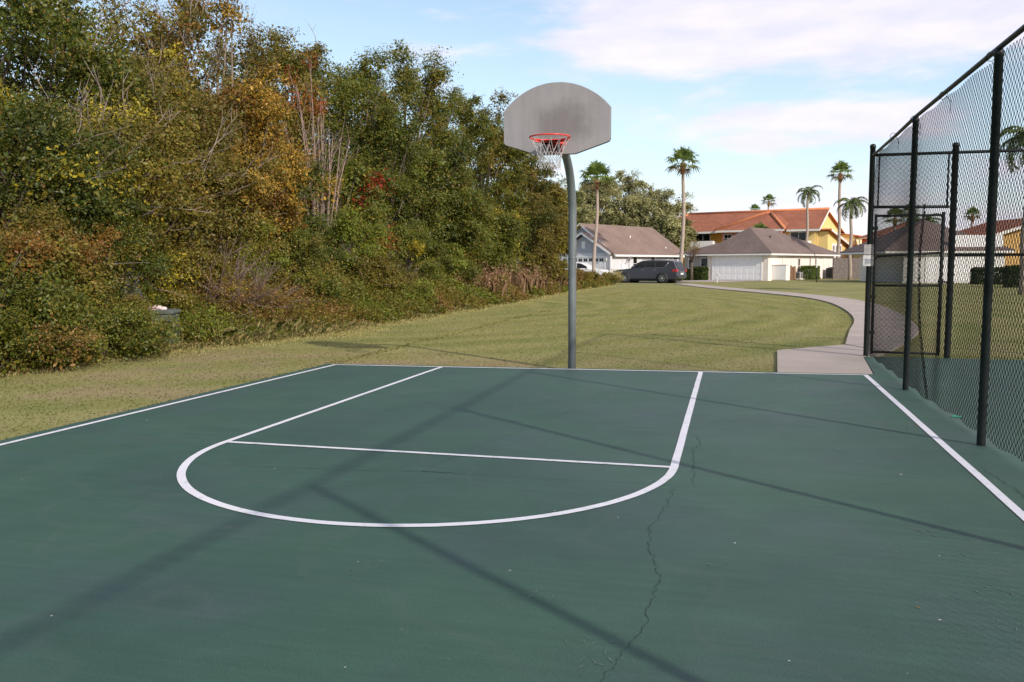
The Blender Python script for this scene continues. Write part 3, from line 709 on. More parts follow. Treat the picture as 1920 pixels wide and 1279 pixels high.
# dry plume grass standing against the trees left of the hoop pole
def plume_clump(px, top, X, nst, label, seed):
    rg = np.random.default_rng(seed); base = atx(px, X); h = height(px, top, base)
    t = empty('plume_grass', base, 0, label, 'dry grass', 'dry plume grass in front of the wood')
    st = np.zeros((nst, 3)); st[:, :2] = rg.normal(0, .75, (nst, 2))
    V, F = blades(rg, st, h * rg.uniform(.55, 1.05, nst), .012, .22)
    mesh_np('stems', V, F, MT['grass'], tints(rg, nst, 'plume'), t)
    C = V.reshape(-1, 5, 3)[:, 3]; C = C[rg.random(len(C)) < .4]
    P, D, k = blob_cloud(rg, C, np.full(len(C), .13), 16, 2.2)
    V2, F2 = leaves(rg, P, D, .07); mesh_np('plumes', V2, F2, MT['leaf'], tints(rg, len(P), 'plume'), t)
plume_clump(925, 500, -7.9, 300, 'pinkish tan plume grass below the yellow-flecked tree', 81)
plume_clump(965, 505, -8.0, 300, 'tallest reddish plume grass left of the hoop pole', 82)
plume_clump(880, 515, -7.7, 160, 'thin dry plume stalks at the left of the plume grass', 83)
plume_clump(1010, 512, -8.2, 220, 'short brown plume grass nearest the hoop pole', 84)

# utility box half sunk in the brush, with litter on top; grey stump behind
bp = atx(297, -8.1)
t = empty('utility_box', bp, R(20), 'grey-green utility box half hidden in the brush', 'utility box')
mbx = mat('box_green', (.105, .125, .118), (.08, .097, .09), .5, 6)
b = MB(); b.box(-.27, .27, -.27, .27, 0, .56); b.build('housing', mbx, t, bevel=.015)
b = MB(); b.prism([(-.30, .56), (.30, .56), (.30, .60), (.24, .635), (-.24, .635), (-.30, .60)], -.30, 'y', .30); b.build('lid', mbx, t, bevel=.01)
b = MB(); b.box(-.02, .02, -.285, -.272, .40, .46); b.build('hasp', MT['dark'], t)
rr = random.Random(9); b = MB()
vs = []; nu, nv = 14, 7
for j in range(nv + 1):
    for i in range(nu):
        a = 2 * PI * i / nu; f = PI / 2 * j / nv; r_ = math.cos(f) * (1 + rr.uniform(-.25, .25))
        vs.append((.21 * r_ * math.cos(a), .13 * r_ * math.sin(a), .07 * math.sin(f) * (1 + rr.uniform(-.3, .3))))
b.add(vs, [(j * nu + i, j * nu + (i + 1) % nu, (j + 1) * nu + (i + 1) % nu, (j + 1) * nu + i) for j in range(nv) for i in range(nu)])
bagm = mat('bag_plastic', (.70, .64, .64), (.60, .30, .28), .45, 9)
tag(b.build('litter_bag', bagm, None, (bp.x - .03, bp.y - .04, .632)), 'crumpled white and red plastic bag on the utility box', 'litter')
base = atx(246, -8.45)
t = empty('tree_stump', base, 0, 'broken grey tree stump leaning behind the utility box', 'stump')
b = MB(); pts = [Vector((0, 0, -.1)), Vector((.0, .0, .35)), Vector((-.05, .05, .8)), Vector((-.12, .08, 1.2)), Vector((-.20, .1, 1.52))]
b.tube(pts, [.24, .21, .20, .17, .05], 11); b.build('trunk', mat('grey_stump', (.23, .20, .19), (.12, .10, .095), .95, 9, bump=.8), t)
rg2 = np.random.default_rng(3); q = np.array([tuple(v) for v in pts[1:]]); Pq = np.repeat(q, 90, 0) + rg2.normal(0, 1, (360, 3)) * np.array([.16, .16, .2])
V, F = leaves(rg2, Pq, rg2.normal(0, 1, (360, 3)), .10, .25, 1.5); mesh_np('leaves', V, F, MT['leaf'], tints(rg2, 360, 'brown'), t)

# ------------------------------------------------------------------ basketball hoop
t = empty('basketball_hoop', (0.03, .13, 0), 0, 'basketball hoop on a grey gooseneck pole at the far edge of the court', 'basketball hoop')
b = MB(); pts = [(0, 0, -.2), (0, 0, 1.0), (0, 0, 2.10)]
rad = .82
for i in range(1, 13):
    a = PI / 2 * i / 12; pts.append((0, -rad + rad * math.cos(a), 2.10 + rad * math.sin(a)))
pts.append((0, -1.02, 2.92))
b.tube(pts, .0555, 20); b.build('pole', MT['hoop_steel'], t)
b = MB(); b.lathe([(.22, -.10), (.215, -.018), (.17, -.008), (.056, -.004)], 16); b.build('footing', MT['concrete'], t)
b = MB(); b.lathe([(.0575, 1.515), (.0595, 1.517), (.0595, 1.53), (.0575, 1.532)], 20); b.build('weld_band', MT['hoop_steel'], t)
yb = -1.11                                                            # front face of the board
out_ = [(-.235, 2.79), (.235, 2.79)]
out_ += [(.622, 2.915), (.653, 2.930), (.667, 2.957), (.667, 3.335)]
for i in range(1, 28):
    x = .642 - 1.284 * i / 28; out_.append((x, 3.335 + .325 * math.sqrt(max(0, 1 - (x / .735) ** 2)) ** 1.0 * 1.0 - .0))
out_ += [(-.667, 3.335), (-.667, 2.957), (-.653, 2.930), (-.622, 2.915)]
out_[6:-4] = [(x, 3.335 + (.325) * (1 - (abs(x) / .667) ** 2.1) ** .9) for x, z in out_[6:-4]]
m, nt, out = newmat('board_aluminium'); p = N(nt, 'ShaderNodeBsdfPrincipled', Roughness=.55); nt.links.new(p.outputs[0], out.inputs[0])
tc = N(nt, 'ShaderNodeTexCoord').outputs['Object']; sp = N(nt, 'ShaderNodeSeparateXYZ'); nt.links.new(tc, sp.inputs[0])
base = ramp(nt, noise(nt, tc, 2.2, 4), [(.3, (.26, .245, .245)), (.7, (.305, .29, .29))])
# a broad ball-scuffed smudge above the rim
ddx = math_(nt, 'DIVIDE', math_(nt, 'SUBTRACT', sp.outputs[0], .08), .46); ddz = math_(nt, 'DIVIDE', math_(nt, 'SUBTRACT', sp.outputs[2], 3.17), .30)
dd = math_(nt, 'ADD', math_(nt, 'SQRT', math_(nt, 'ADD', math_(nt, 'MULTIPLY', ddx, ddx), math_(nt, 'MULTIPLY', ddz, ddz))), math_(nt, 'MULTIPLY', math_(nt, 'SUBTRACT', noise(nt, tc, 5, 5, .6), .5), .9))
base = mixc(nt, math_(nt, 'MULTIPLY', smooth(nt, dd, 1.15, .35), .78), base, (.165, .147, .143))
mp = N(nt, 'ShaderNodeMapping'); mp.inputs['Scale'].default_value = (9, 1, 1.1); nt.links.new(tc, mp.inputs[0])
base = mixc(nt, .22, base, ramp(nt, noise(nt, mp.outputs[0], 2.0, 4), [(.3, .35), (.7, .65)]), 'OVERLAY')
rust = math_(nt, 'MULTIPLY', smooth(nt, noise(nt, tc, 4, 4), .5, .7), smooth(nt, sp.outputs[2], 3.0, 2.8))
base = mixc(nt, math_(nt, 'MULTIPLY', rust, .35), base, (.45, .27, .22))
nt.links.new(base, p.inputs['Base Color']); p.inputs['Metallic'].default_value = .15
b = MB(); b.prism(out_, yb, 'y', yb + .035); board = b.build('backboard', m, t, bevel=.004)
b = MB(); n = len(out_)
inner = [(x * .985, 3.2 + (z - 3.2) * .98) for x, z in out_]
edge_m = mat('board_edge', (.06, .075, .085), (.045, .055, .062), .5, 8)
vs = [(x, yb + .0335, z) for x, z in out_] + [(x * 1.006, yb + .046, 3.2 + (z - 3.2) * 1.01) for x, z in out_] + [(x, yb + .05, z) for x, z in inner]
b.add(vs, [(i, (i + 1) % n, (i + 1) % n + n, i + n) for i in range(n)] + [(i + n, (i + 1) % n + n, (i + 1) % n + 2 * n, i + 2 * n) for i in range(n)])
b.build('rear_flange', edge_m, board)
for x, z in ((-.10, 2.86), (.10, 2.86)):
    b = MB(); b.lathe([(.001, -.007), (.011, -.006), (.013, -.001)], 8, (x, yb, z), 'y'); b.build('bolt', MT['hoop_steel'], board)
b = MB(); b.box(-.10, .10, yb + .05, yb + .11, 2.80, 3.12); b.box(-.34, .34, yb + .05, yb + .085, 3.16, 3.22); b.build('mounting_plate', MT['hoop_steel'], t)
rc = (0.0, yb - .15 - .229, 2.945)
b = MB(); k = 48
ring = [(rc[0] + .238 * math.cos(2 * PI * i / k), rc[1] + .238 * math.sin(2 * PI * i / k), rc[2]) for i in range(k + 1)]
b.tube(ring, .0095, 8, cap=False)
ring2 = [(rc[0] + .238 * math.cos(a), rc[1] + .238 * math.sin(a), rc[2] - .024) for a in [R(20) + R(140) * i / 24 for i in range(25)]]
b.tube(ring2, .0085, 8)
for i in range(12):
    a = 2 * PI * (i + .5) / 12; q = Vector((rc[0] + .238 * math.cos(a), rc[1] + .238 * math.sin(a), rc[2] - .006))
    b.tube([q, q + Vector((0, 0, -.012)), q + Vector((-.010 * math.cos(a), -.010 * math.sin(a), -.016))], .0035, 5)
rim = b.build('rim', MT['red'], t)
b = MB()                                                             # bright deck plate at the back of the rim, dark box gusset beneath
arc = [(rc[0] + .229 * math.cos(a), rc[1] + .229 * math.sin(a)) for a in [R(25) + R(130) * i / 20 for i in range(21)]]
b.prism(arc[::-1] + [(-.13, yb - .002), (.13, yb - .002)][::1], rc[2] - .034, 'z', rc[2] - .014)
b.box(-.12, .12, yb - .012, yb - .002, rc[2] - .055, rc[2] + .004)
b.build('rim_plate', MT['red'], rim)
b = MB(); b.prism([(yb - .012, rc[2] - .036), (yb - .15, rc[2] - .036), (yb - .012, 2.80)], -.075, 'x', -.06)
b.prism([(yb - .012, rc[2] - .036), (yb - .15, rc[2] - .036), (yb - .012, 2.80)], .06, 'x', .075)
b.box(-.085, .085, yb - .011, yb - .003, 2.795, rc[2] - .056); b.build('gusset', MT['dark_red'], rim)
b = MB(); nh = 12; rr = random.Random(21)
lev = [(.232, -.012), (.205, -.09), (.172, -.165), (.150, -.21), (.140, -.25), (.134, -.29), (.130, -.33), (.132, -.375)]
def npt(i, j):                                                       # knot i on level j
    a = 2 * PI * (i + .5) / nh + (PI / nh if j % 2 == 0 and j > 0 else 0); r_, z = lev[j]
    rr2 = random.Random(i % nh * 31 + j); return Vector((rc[0] + r_ * math.cos(a) + rr2.uniform(-.006, .006), rc[1] + r_ * math.sin(a) + rr2.uniform(-.006, .006), rc[2] + z + rr2.uniform(-.008, .008)))
hooks = [Vector((rc[0] + .23 * math.cos(2 * PI * (i + .5) / nh), rc[1] + .23 * math.sin(2 * PI * (i + .5) / nh), rc[2] - .018)) for i in range(nh)]
def knot(i, j):
    n2 = 24; a = 2 * PI * (i + (.5 if j % 2 else 0)) / n2; r_ = .152 - .006 * j + (.004 * (j - 3) ** 2 if j > 3 else 0) * .4
    rr2 = random.Random(i % n2 * 31 + j * 7); return Vector((rc[0] + r_ * math.cos(a) + rr2.uniform(-.006, .006), rc[1] + r_ * math.sin(a) + rr2.uniform(-.006, .006), rc[2] - .180 - .030 * j + rr2.uniform(-.008, .006)))
for i, h_ in enumerate(hooks):
    for s in (-1, 1):
        e = knot((2 * i + 1 + s) % 24, 0); q = h_.lerp(e, .5); o = (q - Vector(rc)); o.z = 0
        q += o.normalized() * (-.012) + Vector((0, 0, -.012))
        b.tube([h_, h_.lerp(q, .55) + Vector((0, 0, .004)), q, e], .0030, 5, cap=False)
for j in range(6):
    for i in range(24):
        p0 = knot(i, j)
        for k_ in ((i, (i - 1) % 24) if j % 2 == 0 else ((i + 1) % 24, i)):
            b.tube([p0, knot(k_, j + 1)], .0028, 4, cap=False)
for i in range(0, 24, 2):
    p0 = knot(i, 6); b.tube([p0, p0 + Vector((rr.uniform(-.012, .012), rr.uniform(-.012, .012), rr.uniform(-.035, -.015)))], .003, 4)
b.build('net', MT['net'], rim)

# ------------------------------------------------------------------ chain-link fences of the tennis court
def link_wires(L, Hh, pitch, fmap, rad, smap=None):
    # interlocked zigzag wires; fmap(s, z) -> world point arrays, s along the fence
    nw = int(L / pitch); nz = int(Hh / pitch) + 1
    z = np.arange(nz) * pitch
    par = (np.arange(nz)[None, :] + np.arange(nw)[:, None]) % 2
    s = (np.arange(nw)[:, None] + par * 1.06 - .03) * pitch
    zz = np.broadcast_to(z, s.shape)
    Pn, Nn = fmap(s, zz)
    Pn = Pn + Nn * (np.where(par[..., None] == 1, 1, -1) * rad * .8)
    tz = np.zeros_like(Pn); tz[:, 1:-1] = Pn[:, 2:] - Pn[:, :-2]; tz[:, 0] = Pn[:, 1] - Pn[:, 0]; tz[:, -1] = Pn[:, -1] - Pn[:, -2]
    tz /= np.linalg.norm(tz, axis=2, keepdims=True); S = np.cross(tz, Nn); S /= np.linalg.norm(S, axis=2, keepdims=True)
    V = np.stack([Pn + Nn * rad, Pn - Nn * rad * .5 + S * rad * .87, Pn - Nn * rad * .5 - S * rad * .87], 2).reshape(-1, 3)
    i0 = (np.arange(nw)[:, None] * nz + np.arange(nz - 1)[None, :]).ravel() * 3
    F = np.concatenate([np.stack([i0 + k, i0 + (k + 1) % 3, i0 + 3 + (k + 1) % 3, i0 + 3 + k], 1) for k in range(3)])
    return V, F
PITCH, WR = .038, .0025
XF, YC = 4.12, 2.73
t = empty('side_chain_link_fence', (0, 0, 0), 0, 'tall black chain-link fence running along the right sideline of the court', 'fence')
post_y = [YC - .01, -.985, -4.085, -7.13, -10.2, -13.3]
for i, y in enumerate(post_y):
    b = MB(); corner = i == 0
    h_, r_ = (3.22, .040) if corner else (3.03, .033)
    x = 4.19 if corner else 4.10
    b.lathe([(r_, -.3), (r_, h_ - .03), (r_ * 1.12, h_ - .028), (r_ * 1.12, h_), (r_ * .85, h_ + .025), (.004, h_ + .035)], 14, (x, y, 0))
    b.build('post', MT['dark_green_steel'], t)
b = MB(); b.tube([(4.19, YC - .02, 3.075), (4.15, .5, 3.07), (4.10, -.985, 3.06), (4.10, -4.085, 3.065), (4.10, -7.13, 3.055), (4.10, -10.2, 3.06), (4.10, -13.4, 3.06)], .0215, 10)
b.build('top_rail', MT['dark_green_steel'], t)
def fside(s, z):
    y = YC - .10 - s
    x = np.interp(y, [-13.4, -1.0, 2.7], [XF + .055, XF + .055, XF + .10])
    bulge = .018 * np.sin(y * 1.6 + .6) * np.sin(np.clip(z, 0, 3) * 1.05)
    bulge -= .035 * np.exp(-((y + 1.8) / .7) ** 2) * np.exp(-(z / 1.0) ** 2)
    y2 = y + .012 * np.sin(z * 2.2 + y * 1.5) - .16 * np.exp(-((y + 2.2) / .35) ** 2) * (y + 2.2) / .35 * np.exp(-((z - .5) / 1.0) ** 2) * 1.0
    tie = np.abs(np.sin(PI * (y + .985) / 1.03 + .12 * np.sin(y * 3)))
    z2 = z - .022 * tie ** 2.2 * np.clip((z - 2.0) / 1.0, 0, 1) ** 2
    z2 = z2 + (.02 + .03 * np.sin(y * 3.7) ** 2) * np.clip(1 - z / .8, 0, 1)
    Pn = np.stack([x + bulge, y2, z2], 2); Nn = np.zeros_like(Pn); Nn[..., 0] = -1
    return Pn, Nn
V, F = link_wires(15.4, 3.10, PITCH, fside, WR)
mesh_np('chain_link_fabric', V, F, MT['black_vinyl'], None, t)
# loose fabric end bunched in a fold beside the second post
def ffold(s, z):
    y = -1.25 - .55 * np.clip(1 - z / 1.9, 0, 1) ** 1.3 - s * .40
    x = XF + .03 - .05 * np.sin(z * 1.6) + .02 * np.sin(s * 20)
    Pn = np.stack([x + 0 * y, y + .015 * np.sin(z * 9 + s * 7), z * .98 + .03], 2); Nn = np.zeros_like(Pn); Nn[..., 0] = -1
    return Pn, Nn
V, F = link_wires(.20, 2.1, .017, ffold, WR * .7); mesh_np('fabric_fold', V, F, MT['black_vinyl'], None, t)
rr = random.Random(3)
for y0 in (-3.9, -.9, .4, -2.3, -5.6):
    a0 = [(4.10 + .035 * math.cos(a), y0 + a * .01, 3.05 + .035 * math.sin(a)) for a in [i * PI / 5 for i in range(11)]]
    b = MB(); b.tube(a0 + [(4.16, y0 - .02, 2.98), (4.15, y0 - .06, 2.86)], .003, 4); b.build('wire_tie', MT['black_vinyl'], t)

t = empty('rear_chain_link_fence', (0, 0, 0), 0, 'black chain-link fence with a gate across the far end of the tennis court', 'fence')
XG = 5.345
for i, (x, h_, r_) in enumerate([(XG, 3.20, .047), (8.4, 3.10, .0365), (11.45, 3.10, .0365), (14.5, 3.10, .0365), (17.55, 3.1, .0365)]):
    b = MB(); b.lathe([(r_, -.3), (r_, h_ - .03), (r_ * 1.12, h_ - .028), (r_ * 1.12, h_), (r_ * .85, h_ + .025), (.004, h_ + .035)], 14, (x, YC, 0))
    b.build('post', MT['dark_green_steel'], t)
    b.v and None
b = MB(); b.tube([(4.20, YC, 3.085), (XG, YC, 3.085), (17.6, YC, 3.075)], .0235, 10); b.build('top_rail', MT['dark_green_steel'], t)
b = MB(); b.tube([(XG, YC, 1.562), (11.4, YC, 1.56), (17.6, YC, 1.56)], .021, 10); b.build('middle_rail', MT['dark_green_steel'], t)
b = MB(); b.tube([(4.22, YC, 2.30), (XG - .06, YC, 2.285)], .023, 10); b.tube([(XG - .09, YC, 2.29), (XG - .09, YC, 3.07)], .014, 8); b.tube([(4.29, YC, 2.30), (4.29, YC, 3.07)], .012, 8); b.build('transom_frame', MT['dark_green_steel'], t)
def fback(x0, y=YC + .03):
    def f(s, z):
        Pn = np.stack([x0 + s + .012 * np.sin(z * 3 + s * 2), y + .02 * np.sin(s * 3.1) * np.sin(z * 1.1), z], 2); Nn = np.zeros_like(Pn); Nn[..., 1] = -1
        return Pn, Nn
    return f
V1, F1 = link_wires(12.2, 3.05, PITCH, fback(XG + .05), WR)
V2, F2 = link_wires(1.08, .76, PITCH, lambda s, z: (lambda q: (q[0] + np.array([0, 0, 2.31]), q[1]))(fback(4.25)(s, z)), WR)
mesh_np('chain_link_fabric', np.concatenate([V1, V2]), np.concatenate([F1, F2 + len(V1)]), MT['black_vinyl'], None, t)
gate = empty('gate', (4.27, YC, 0), R(3)); gate.parent = t
gw = .955
b = MB(); g_ = .021
for z0, z1 in ((.07, .055), (1.10, 1.10), (1.545, 1.60), (2.165, 2.165)): b.tube([(0, 0, z0), (gw, 0, z1)], g_ * .9, 10)
b.tube([(0, 0, .04), (0, 0, 2.19)], g_, 10); b.tube([(gw, 0, .03), (gw, 0, 2.21)], g_ * 1.25, 10)
b.build('gate_frame', MT['dark_green_steel'], gate)
V, F = link_wires(gw - .03, 2.08, PITCH, lambda s, z: (lambda q: (q[0] * np.array([1, 0, 1]) + np.array([0, .01, .08]), q[1]))(fback(0.01)(s, z)), WR)
mesh_np('gate_fabric', V, F, MT['black_vinyl'], None, gate)
b = MB(); b.tube([(gw, -.01, 1.17), (gw + .06, -.03, 1.155), (gw + .13, -.01, 1.13)], .012, 7); b.box(gw - .03, gw + .03, -.035, .035, 1.12, 1.20); b.build('latch', MT['dark_green_steel'], gate)
for z in (.35, .9, 1.5, 1.95): b = MB(); b.box(-.065, .03, -.03, .03, z, z + .05); b.build('hinge', MT['dark_green_steel'], gate)
# two small plates on the corner post
sm = mat('sign_plate', (.40, .38, .36), (.33, .31, .30), .5, 8); sw = mat('sign_face', (.62, .60, .59), (.55, .53, .52), .5, 8)
b = MB(); b.box(-.085, .055, -.004, .004, 0, .155); o = b.build('notice_plate', sm, None, (4.19, YC - .056, 1.575)); tag(o, 'plain grey notice plate fixed on the fence corner post, above the framed one', 'sign')
b = MB(); b.box(-.062, .032, -.0062, -.0045, .065, .07); b.box(-.062, .032, -.0062, -.0045, .095, .10); b.box(-.062, .032, -.0062, -.0045, .125, .13); b.build('faded_lines', mat('faded_ink', (.30, .29, .28), None, .7), o)
t2 = empty('notice_plate', (4.19, YC - .056, 1.40), 0, 'white-framed notice plate fixed on the fence corner post, below the grey one', 'sign')
b = MB(); b.box(-.095, .055, -.004, .004, 0, .165); b.build('plate', sw, t2)
b = MB(); b.box(-.065, .025, -.0065, -.0045, .035, .11); b.build('panel', mat('sign_panel', (.24, .25, .28), (.36, .36, .38), .6, 30), t2)
# small green scrap of litter lying by the fence
b = MB(); b.tube([(0, 0, .012), (.03, .02, .02), (.06, .005, .012), (.085, .03, .015)], .007, 5)
q = ground(1784, 784); tag(b.build('green_scrap', mat('green_plastic', (.02, .35, .22), (.015, .28, .18), .5), None, q), 'small bright green plastic scrap on the court near the fence', 'litter')

# ------------------------------------------------------------------ buildings
def shingle(name, c1, c2, sc=1.0):
    m, nt, out = newmat(name); p = N(nt, 'ShaderNodeBsdfPrincipled', Roughness=.95); p.inputs['Specular IOR Level'].default_value = .15; nt.links.new(p.outputs[0], out.inputs[0])
    tc = N(nt, 'ShaderNodeTexCoord').outputs['Object']
    c = ramp(nt, noise(nt, tc, 5 * sc, 6, .7), [(.3, c2), (.7, c1)])
    c = mixc(nt, .35, c, ramp(nt, noise(nt, tc, .5, 4), [(.3, .3), (.7, .7)]), 'OVERLAY')
    sp = N(nt, 'ShaderNodeSeparateXYZ'); nt.links.new(tc, sp.inputs[0])
    rows = math_(nt, 'FRACT', math_(nt, 'MULTIPLY', sp.outputs[2], 12))
    c = mixc(nt, math_(nt, 'MULTIPLY', smooth(nt, rows, .25, .0), .35), c, c2)
    nt.links.new(c, p.inputs['Base Color']); return m
MT['shingle'] = shingle('brown_shingle', (.205, .155, .135), (.125, .095, .085))
MT['shingle_tan'] = shingle('tan_shingle', (.25, .18, .15), (.165, .12, .10))
MT['terracotta'] = shingle('terracotta_tile', (.39, .155, .088), (.23, .09, .06), .6)
MT['terracotta_bright'] = shingle('bright_terracotta', (.66, .26, .12), (.50, .18, .09), .6)
def stucco(name, c): return mat(name, c, tuple(x * .92 for x in c), .9, 1.2, bump=.2, bscale=40)
MT['cream'] = stucco('cream_stucco', (.80, .71, .635)); MT['bluegrey'] = stucco('bluegrey_siding', (.40, .42, .47)); MT['palegrey'] = stucco('pale_siding', (.62, .61, .64))
MT['ochre'] = stucco('ochre_stucco', (.68, .34, .045)); MT['yellow'] = stucco('yellow_stucco', (.76, .56, .22)); MT['paleyellow'] = stucco('pale_yellow_stucco', (.82, .70, .36))
MT['pink'] = stucco('salmon_stucco', (.60, .24, .17)); MT['redwall'] = stucco('red_stucco', (.52, .12, .09)); MT['taupe'] = stucco('taupe_stucco', (.47, .42, .36))
MT['mustard'] = stucco('mustard_stucco', (.55, .34, .12))

def roof_hip(name, x0, x1, y0, y1, z, rise, m, parent, ov=.45, inset=None, gable=(), fascia=True, ridge=None):
    X0, X1, Y0, Y1 = x0 - ov, x1 + ov, y0 - ov, y1 + ov
    W, D = X1 - X0, Y1 - Y0
    b = MB(); z1 = z + .02
    if W >= D:
        a = D / 2 if inset is None else inset
        r0 = (X0 + (0 if 'l' in gable else a), (Y0 + Y1) / 2, z + rise); r1 = (X1 - (0 if 'r' in gable else a), (Y0 + Y1) / 2, z + rise)
    else:
        a = W / 2 if inset is None else inset
        r0 = ((X0 + X1) / 2, Y0 + (0 if 'f' in gable else a), z + rise); r1 = ((X0 + X1) / 2, Y1 - (0 if 'b' in gable else a), z + rise)
    if ridge: r0, r1 = ((X0 + X1) / 2, ridge[0], z + rise), ((X0 + X1) / 2, ridge[1], z + rise)
    vs = [(X0, Y0, z1), (X1, Y0, z1), (X1, Y1, z1), (X0, Y1, z1), r0, r1]
    fs = [(0, 1, 5, 4), (1, 2, 5), (2, 3, 4, 5), (3, 0, 4)] if W >= D else [(0, 1, 4), (1, 2, 5, 4), (2, 3, 5), (3, 0, 4, 5)]
    vs2 = [(v[0], v[1], v[2] - .06) for v in vs[:4]]
    b.add(vs + vs2, fs + [(9, 8, 7, 6)] + [(i, 6 + i, 6 + (i + 1) % 4, (i + 1) % 4) for i in range(4)])
    ro = b.build(name, m, parent)
    if fascia:
        b = MB(); t_ = .03; z0, z1f = z - .20, z - .044
        b.box(X0 + .02, X1 - .02, Y0 + .02, Y0 + .05, z0, z1f); b.box(X0 + .02, X1 - .02, Y1 - .05, Y1 - .02, z0, z1f)
        b.box(X0 + .02, X0 + .05, Y0 + .052, Y1 - .052, z0, z1f); b.box(X1 - .05, X1 - .02, Y0 + .052, Y1 - .052, z0, z1f)
        b.box(X0 + .052, X1 - .052, Y0 + .052, Y1 - .052, z - .10, z - .085); b.build('fascia', MT['offwhite'], ro)
    return ro
def roof_plane(name, quad, m, parent, th=.10):
    a, b_, c, d = [Vector(v) for v in quad]; nrm = (b_ - a).cross(d - a).normalized()
    if nrm.z < 0: nrm = -nrm
    bb = MB(); vs = [a, b_, c, d] + [v - nrm * th for v in (a, b_, c, d)]
    bb.add(vs, [(0, 1, 2, 3), (7, 6, 5, 4)] + [(i, i + 4, (i + 1) % 4 + 4, (i + 1) % 4) for i in range(4)]); return bb.build(name, m, parent)
def window(parent, x, z, w, h, face='f', at=0.0, fr=.06, mull=1, m='white'):
    # window on a front wall (y = at) or a right-hand wall (x = at)
    b = MB(); g = MB()
    def bx(B, u0, u1, z0, z1, d0, d1):
        if face == 'f': B.box(u0, u1, at - d1, at - d0, z0, z1)
        else: B.box(at + d0, at + d1, u0, u1, z0, z1)
    u0, u1, z0, z1 = x - w / 2, x + w / 2, z, z + h
    bx(b, u0 - fr, u1 + fr, z1, z1 + fr, .003, .07); bx(b, u0 - fr * 1.4, u1 + fr * 1.4, z0 - fr, z0, .003, .09)
    bx(b, u0 - fr, u0, z0, z1, .003, .06); bx(b, u1, u1 + fr, z0, z1, .003, .06)
    for i in range(mull): q = u0 + w * (i + 1) / (mull + 1); bx(b, q - .02, q + .02, z0, z1, .012, .045)
    bx(b, u0, u1, z0 + h * .5 - .02, z0 + h * .5 + .02, .013, .043)
    f = b.build('window', MT[m], parent); bx(g, u0, u1, z0, z1, .003, .011); g.build('pane', MT['glass'], f); return f
def garage_door(parent, x0, x1, z1, at, lights=False):
    b = MB(); b.box(x0, x1, at - .02, at - .003, .02, z1)
    nx, nz = 8, 4; w = (x1 - x0) / nx; h = (z1 - .02) / nz
    for j in range(nz):
        for i in range(nx):
            if lights and j == nz - 1: continue
            b.box(x0 + i * w + .07, x0 + (i + 1) * w - .07, at - .034, at - .0202, .02 + j * h + .07, .02 + (j + 1) * h - .07)
    d = b.build('garage_door', MT['white'], parent)
    b = MB(); fr = .11
    b.box(x0 - fr, x0 - .004, at - .05, at - .003, 0, z1 + fr); b.box(x1 + .004, x1 + fr, at - .05, at - .003, 0, z1 + fr); b.box(x0 - .002, x1 + .002, at - .05, at - .003, z1 + .004, z1 + fr)
    b.build('door_trim', MT['white'], d)
    if lights:
        b = MB()
        for i in range(nx):
            for q in (0, 1): b.box(x0 + i * w + .09 + q * (w - .14) / 2, x0 + i * w + .05 + (q + 1) * (w - .14) / 2, at - .032, at - .0202, .02 + 3 * h + .12, .02 + 4 * h - .12)
        b.build('window_grid', MT['glass'], d)
    return d
def wall_lamp(parent, x, z, at):
    b = MB(); b.box(x - .05, x + .05, at - .13, at - .004, z, z + .20); b.prism([(x - .08, z + .20), (x + .08, z + .20), (x, z + .28)], at - .15, 'y', at - .004); b.build('wall_lamp', MT['offwhite'], parent)
def walls(parent, x0, x1, y0, y1, h, m, name='wall', z0=-.2):
    b = MB(); b.box(x0, x1, y0, y1, z0, h); return b.build(name, MT[m], parent)

# the cream house: garage to the front, long side wall to the right
H2 = empty('cream_house', O2, HA, 'cream bungalow with a white garage door and a brown hip roof', 'house')
EV = 2.42
walls(H2, -5.85, 0, 0, 16.2, EV - .10, 'cream')
roof_hip('roof', -5.85, 0, 0, 16.2, EV, 2.4, MT['shingle'], H2, .5, ridge=(2.5, 7.2))
walls(H2, -10.6, -5.87, 4.4, 11.0, EV - .10, 'taupe', 'entry_wing')
roof_hip('entry_roof', -10.6, -3.0, 4.4, 11.3, EV + .12, 1.35, MT['shingle'], H2, .5)
walls(H2, -9.0, -6.6, 2.9, 4.38, EV - .12, 'taupe', 'porch')
roof_hip('porch_roof', -9.0, -5.0, 2.9, 5.6, EV + .03, .8, MT['shingle'], H2, .4)
garage_door(H2, -5.25, -.66, 2.08, 0.0)
window(H2, -7.5, .5, .95, 1.5, 'f', 2.9, mull=0); 
b = MB(); b.box(-10.2, -9.3, 4.36, 4.397, 0, 2.05); d = b.build('front_door', MT['white'], H2)
b = MB(); b.box(-10.1, -9.4, 4.348, 4.358, 1.1, 1.9); b.build('glazing', MT['glass'], d)
for yy, z0, hh in ((6.9, .62, 1.3), (11.2, .72, 1.3)):
    window(H2, yy, z0, .45, hh, 'r', 0.0, mull=0, fr=.05, m='cream')
wall_lamp(H2, -5.6, 1.75, 0); wall_lamp(H2, -.32, 1.75, 0)
b = MB(); b.box(.004, .03, 13.2, 14.1, .05, 2.05); b.build('side_door', MT['cream'], H2)
for y, z in ((3.0, 1.0), (3.6, .8), (5.0, .9), (14.6, .7)): b = MB(); b.box(.004, .09, y, y + .16, z, z + .35); b.tube([(.03, y + .08, z + .3), (.03, y + .08, z + 1.0)], .018, 6); b.build('meter', MT['offwhite'], H2)
for v in ((-1.6, 4.0, 3.6), (-.4, 14.0, 2.5)): b = MB(); b.tube([v, (v[0], v[1], v[2] + .45)], .09, 8); b.build('roof_vent', MT['dark'], H2)

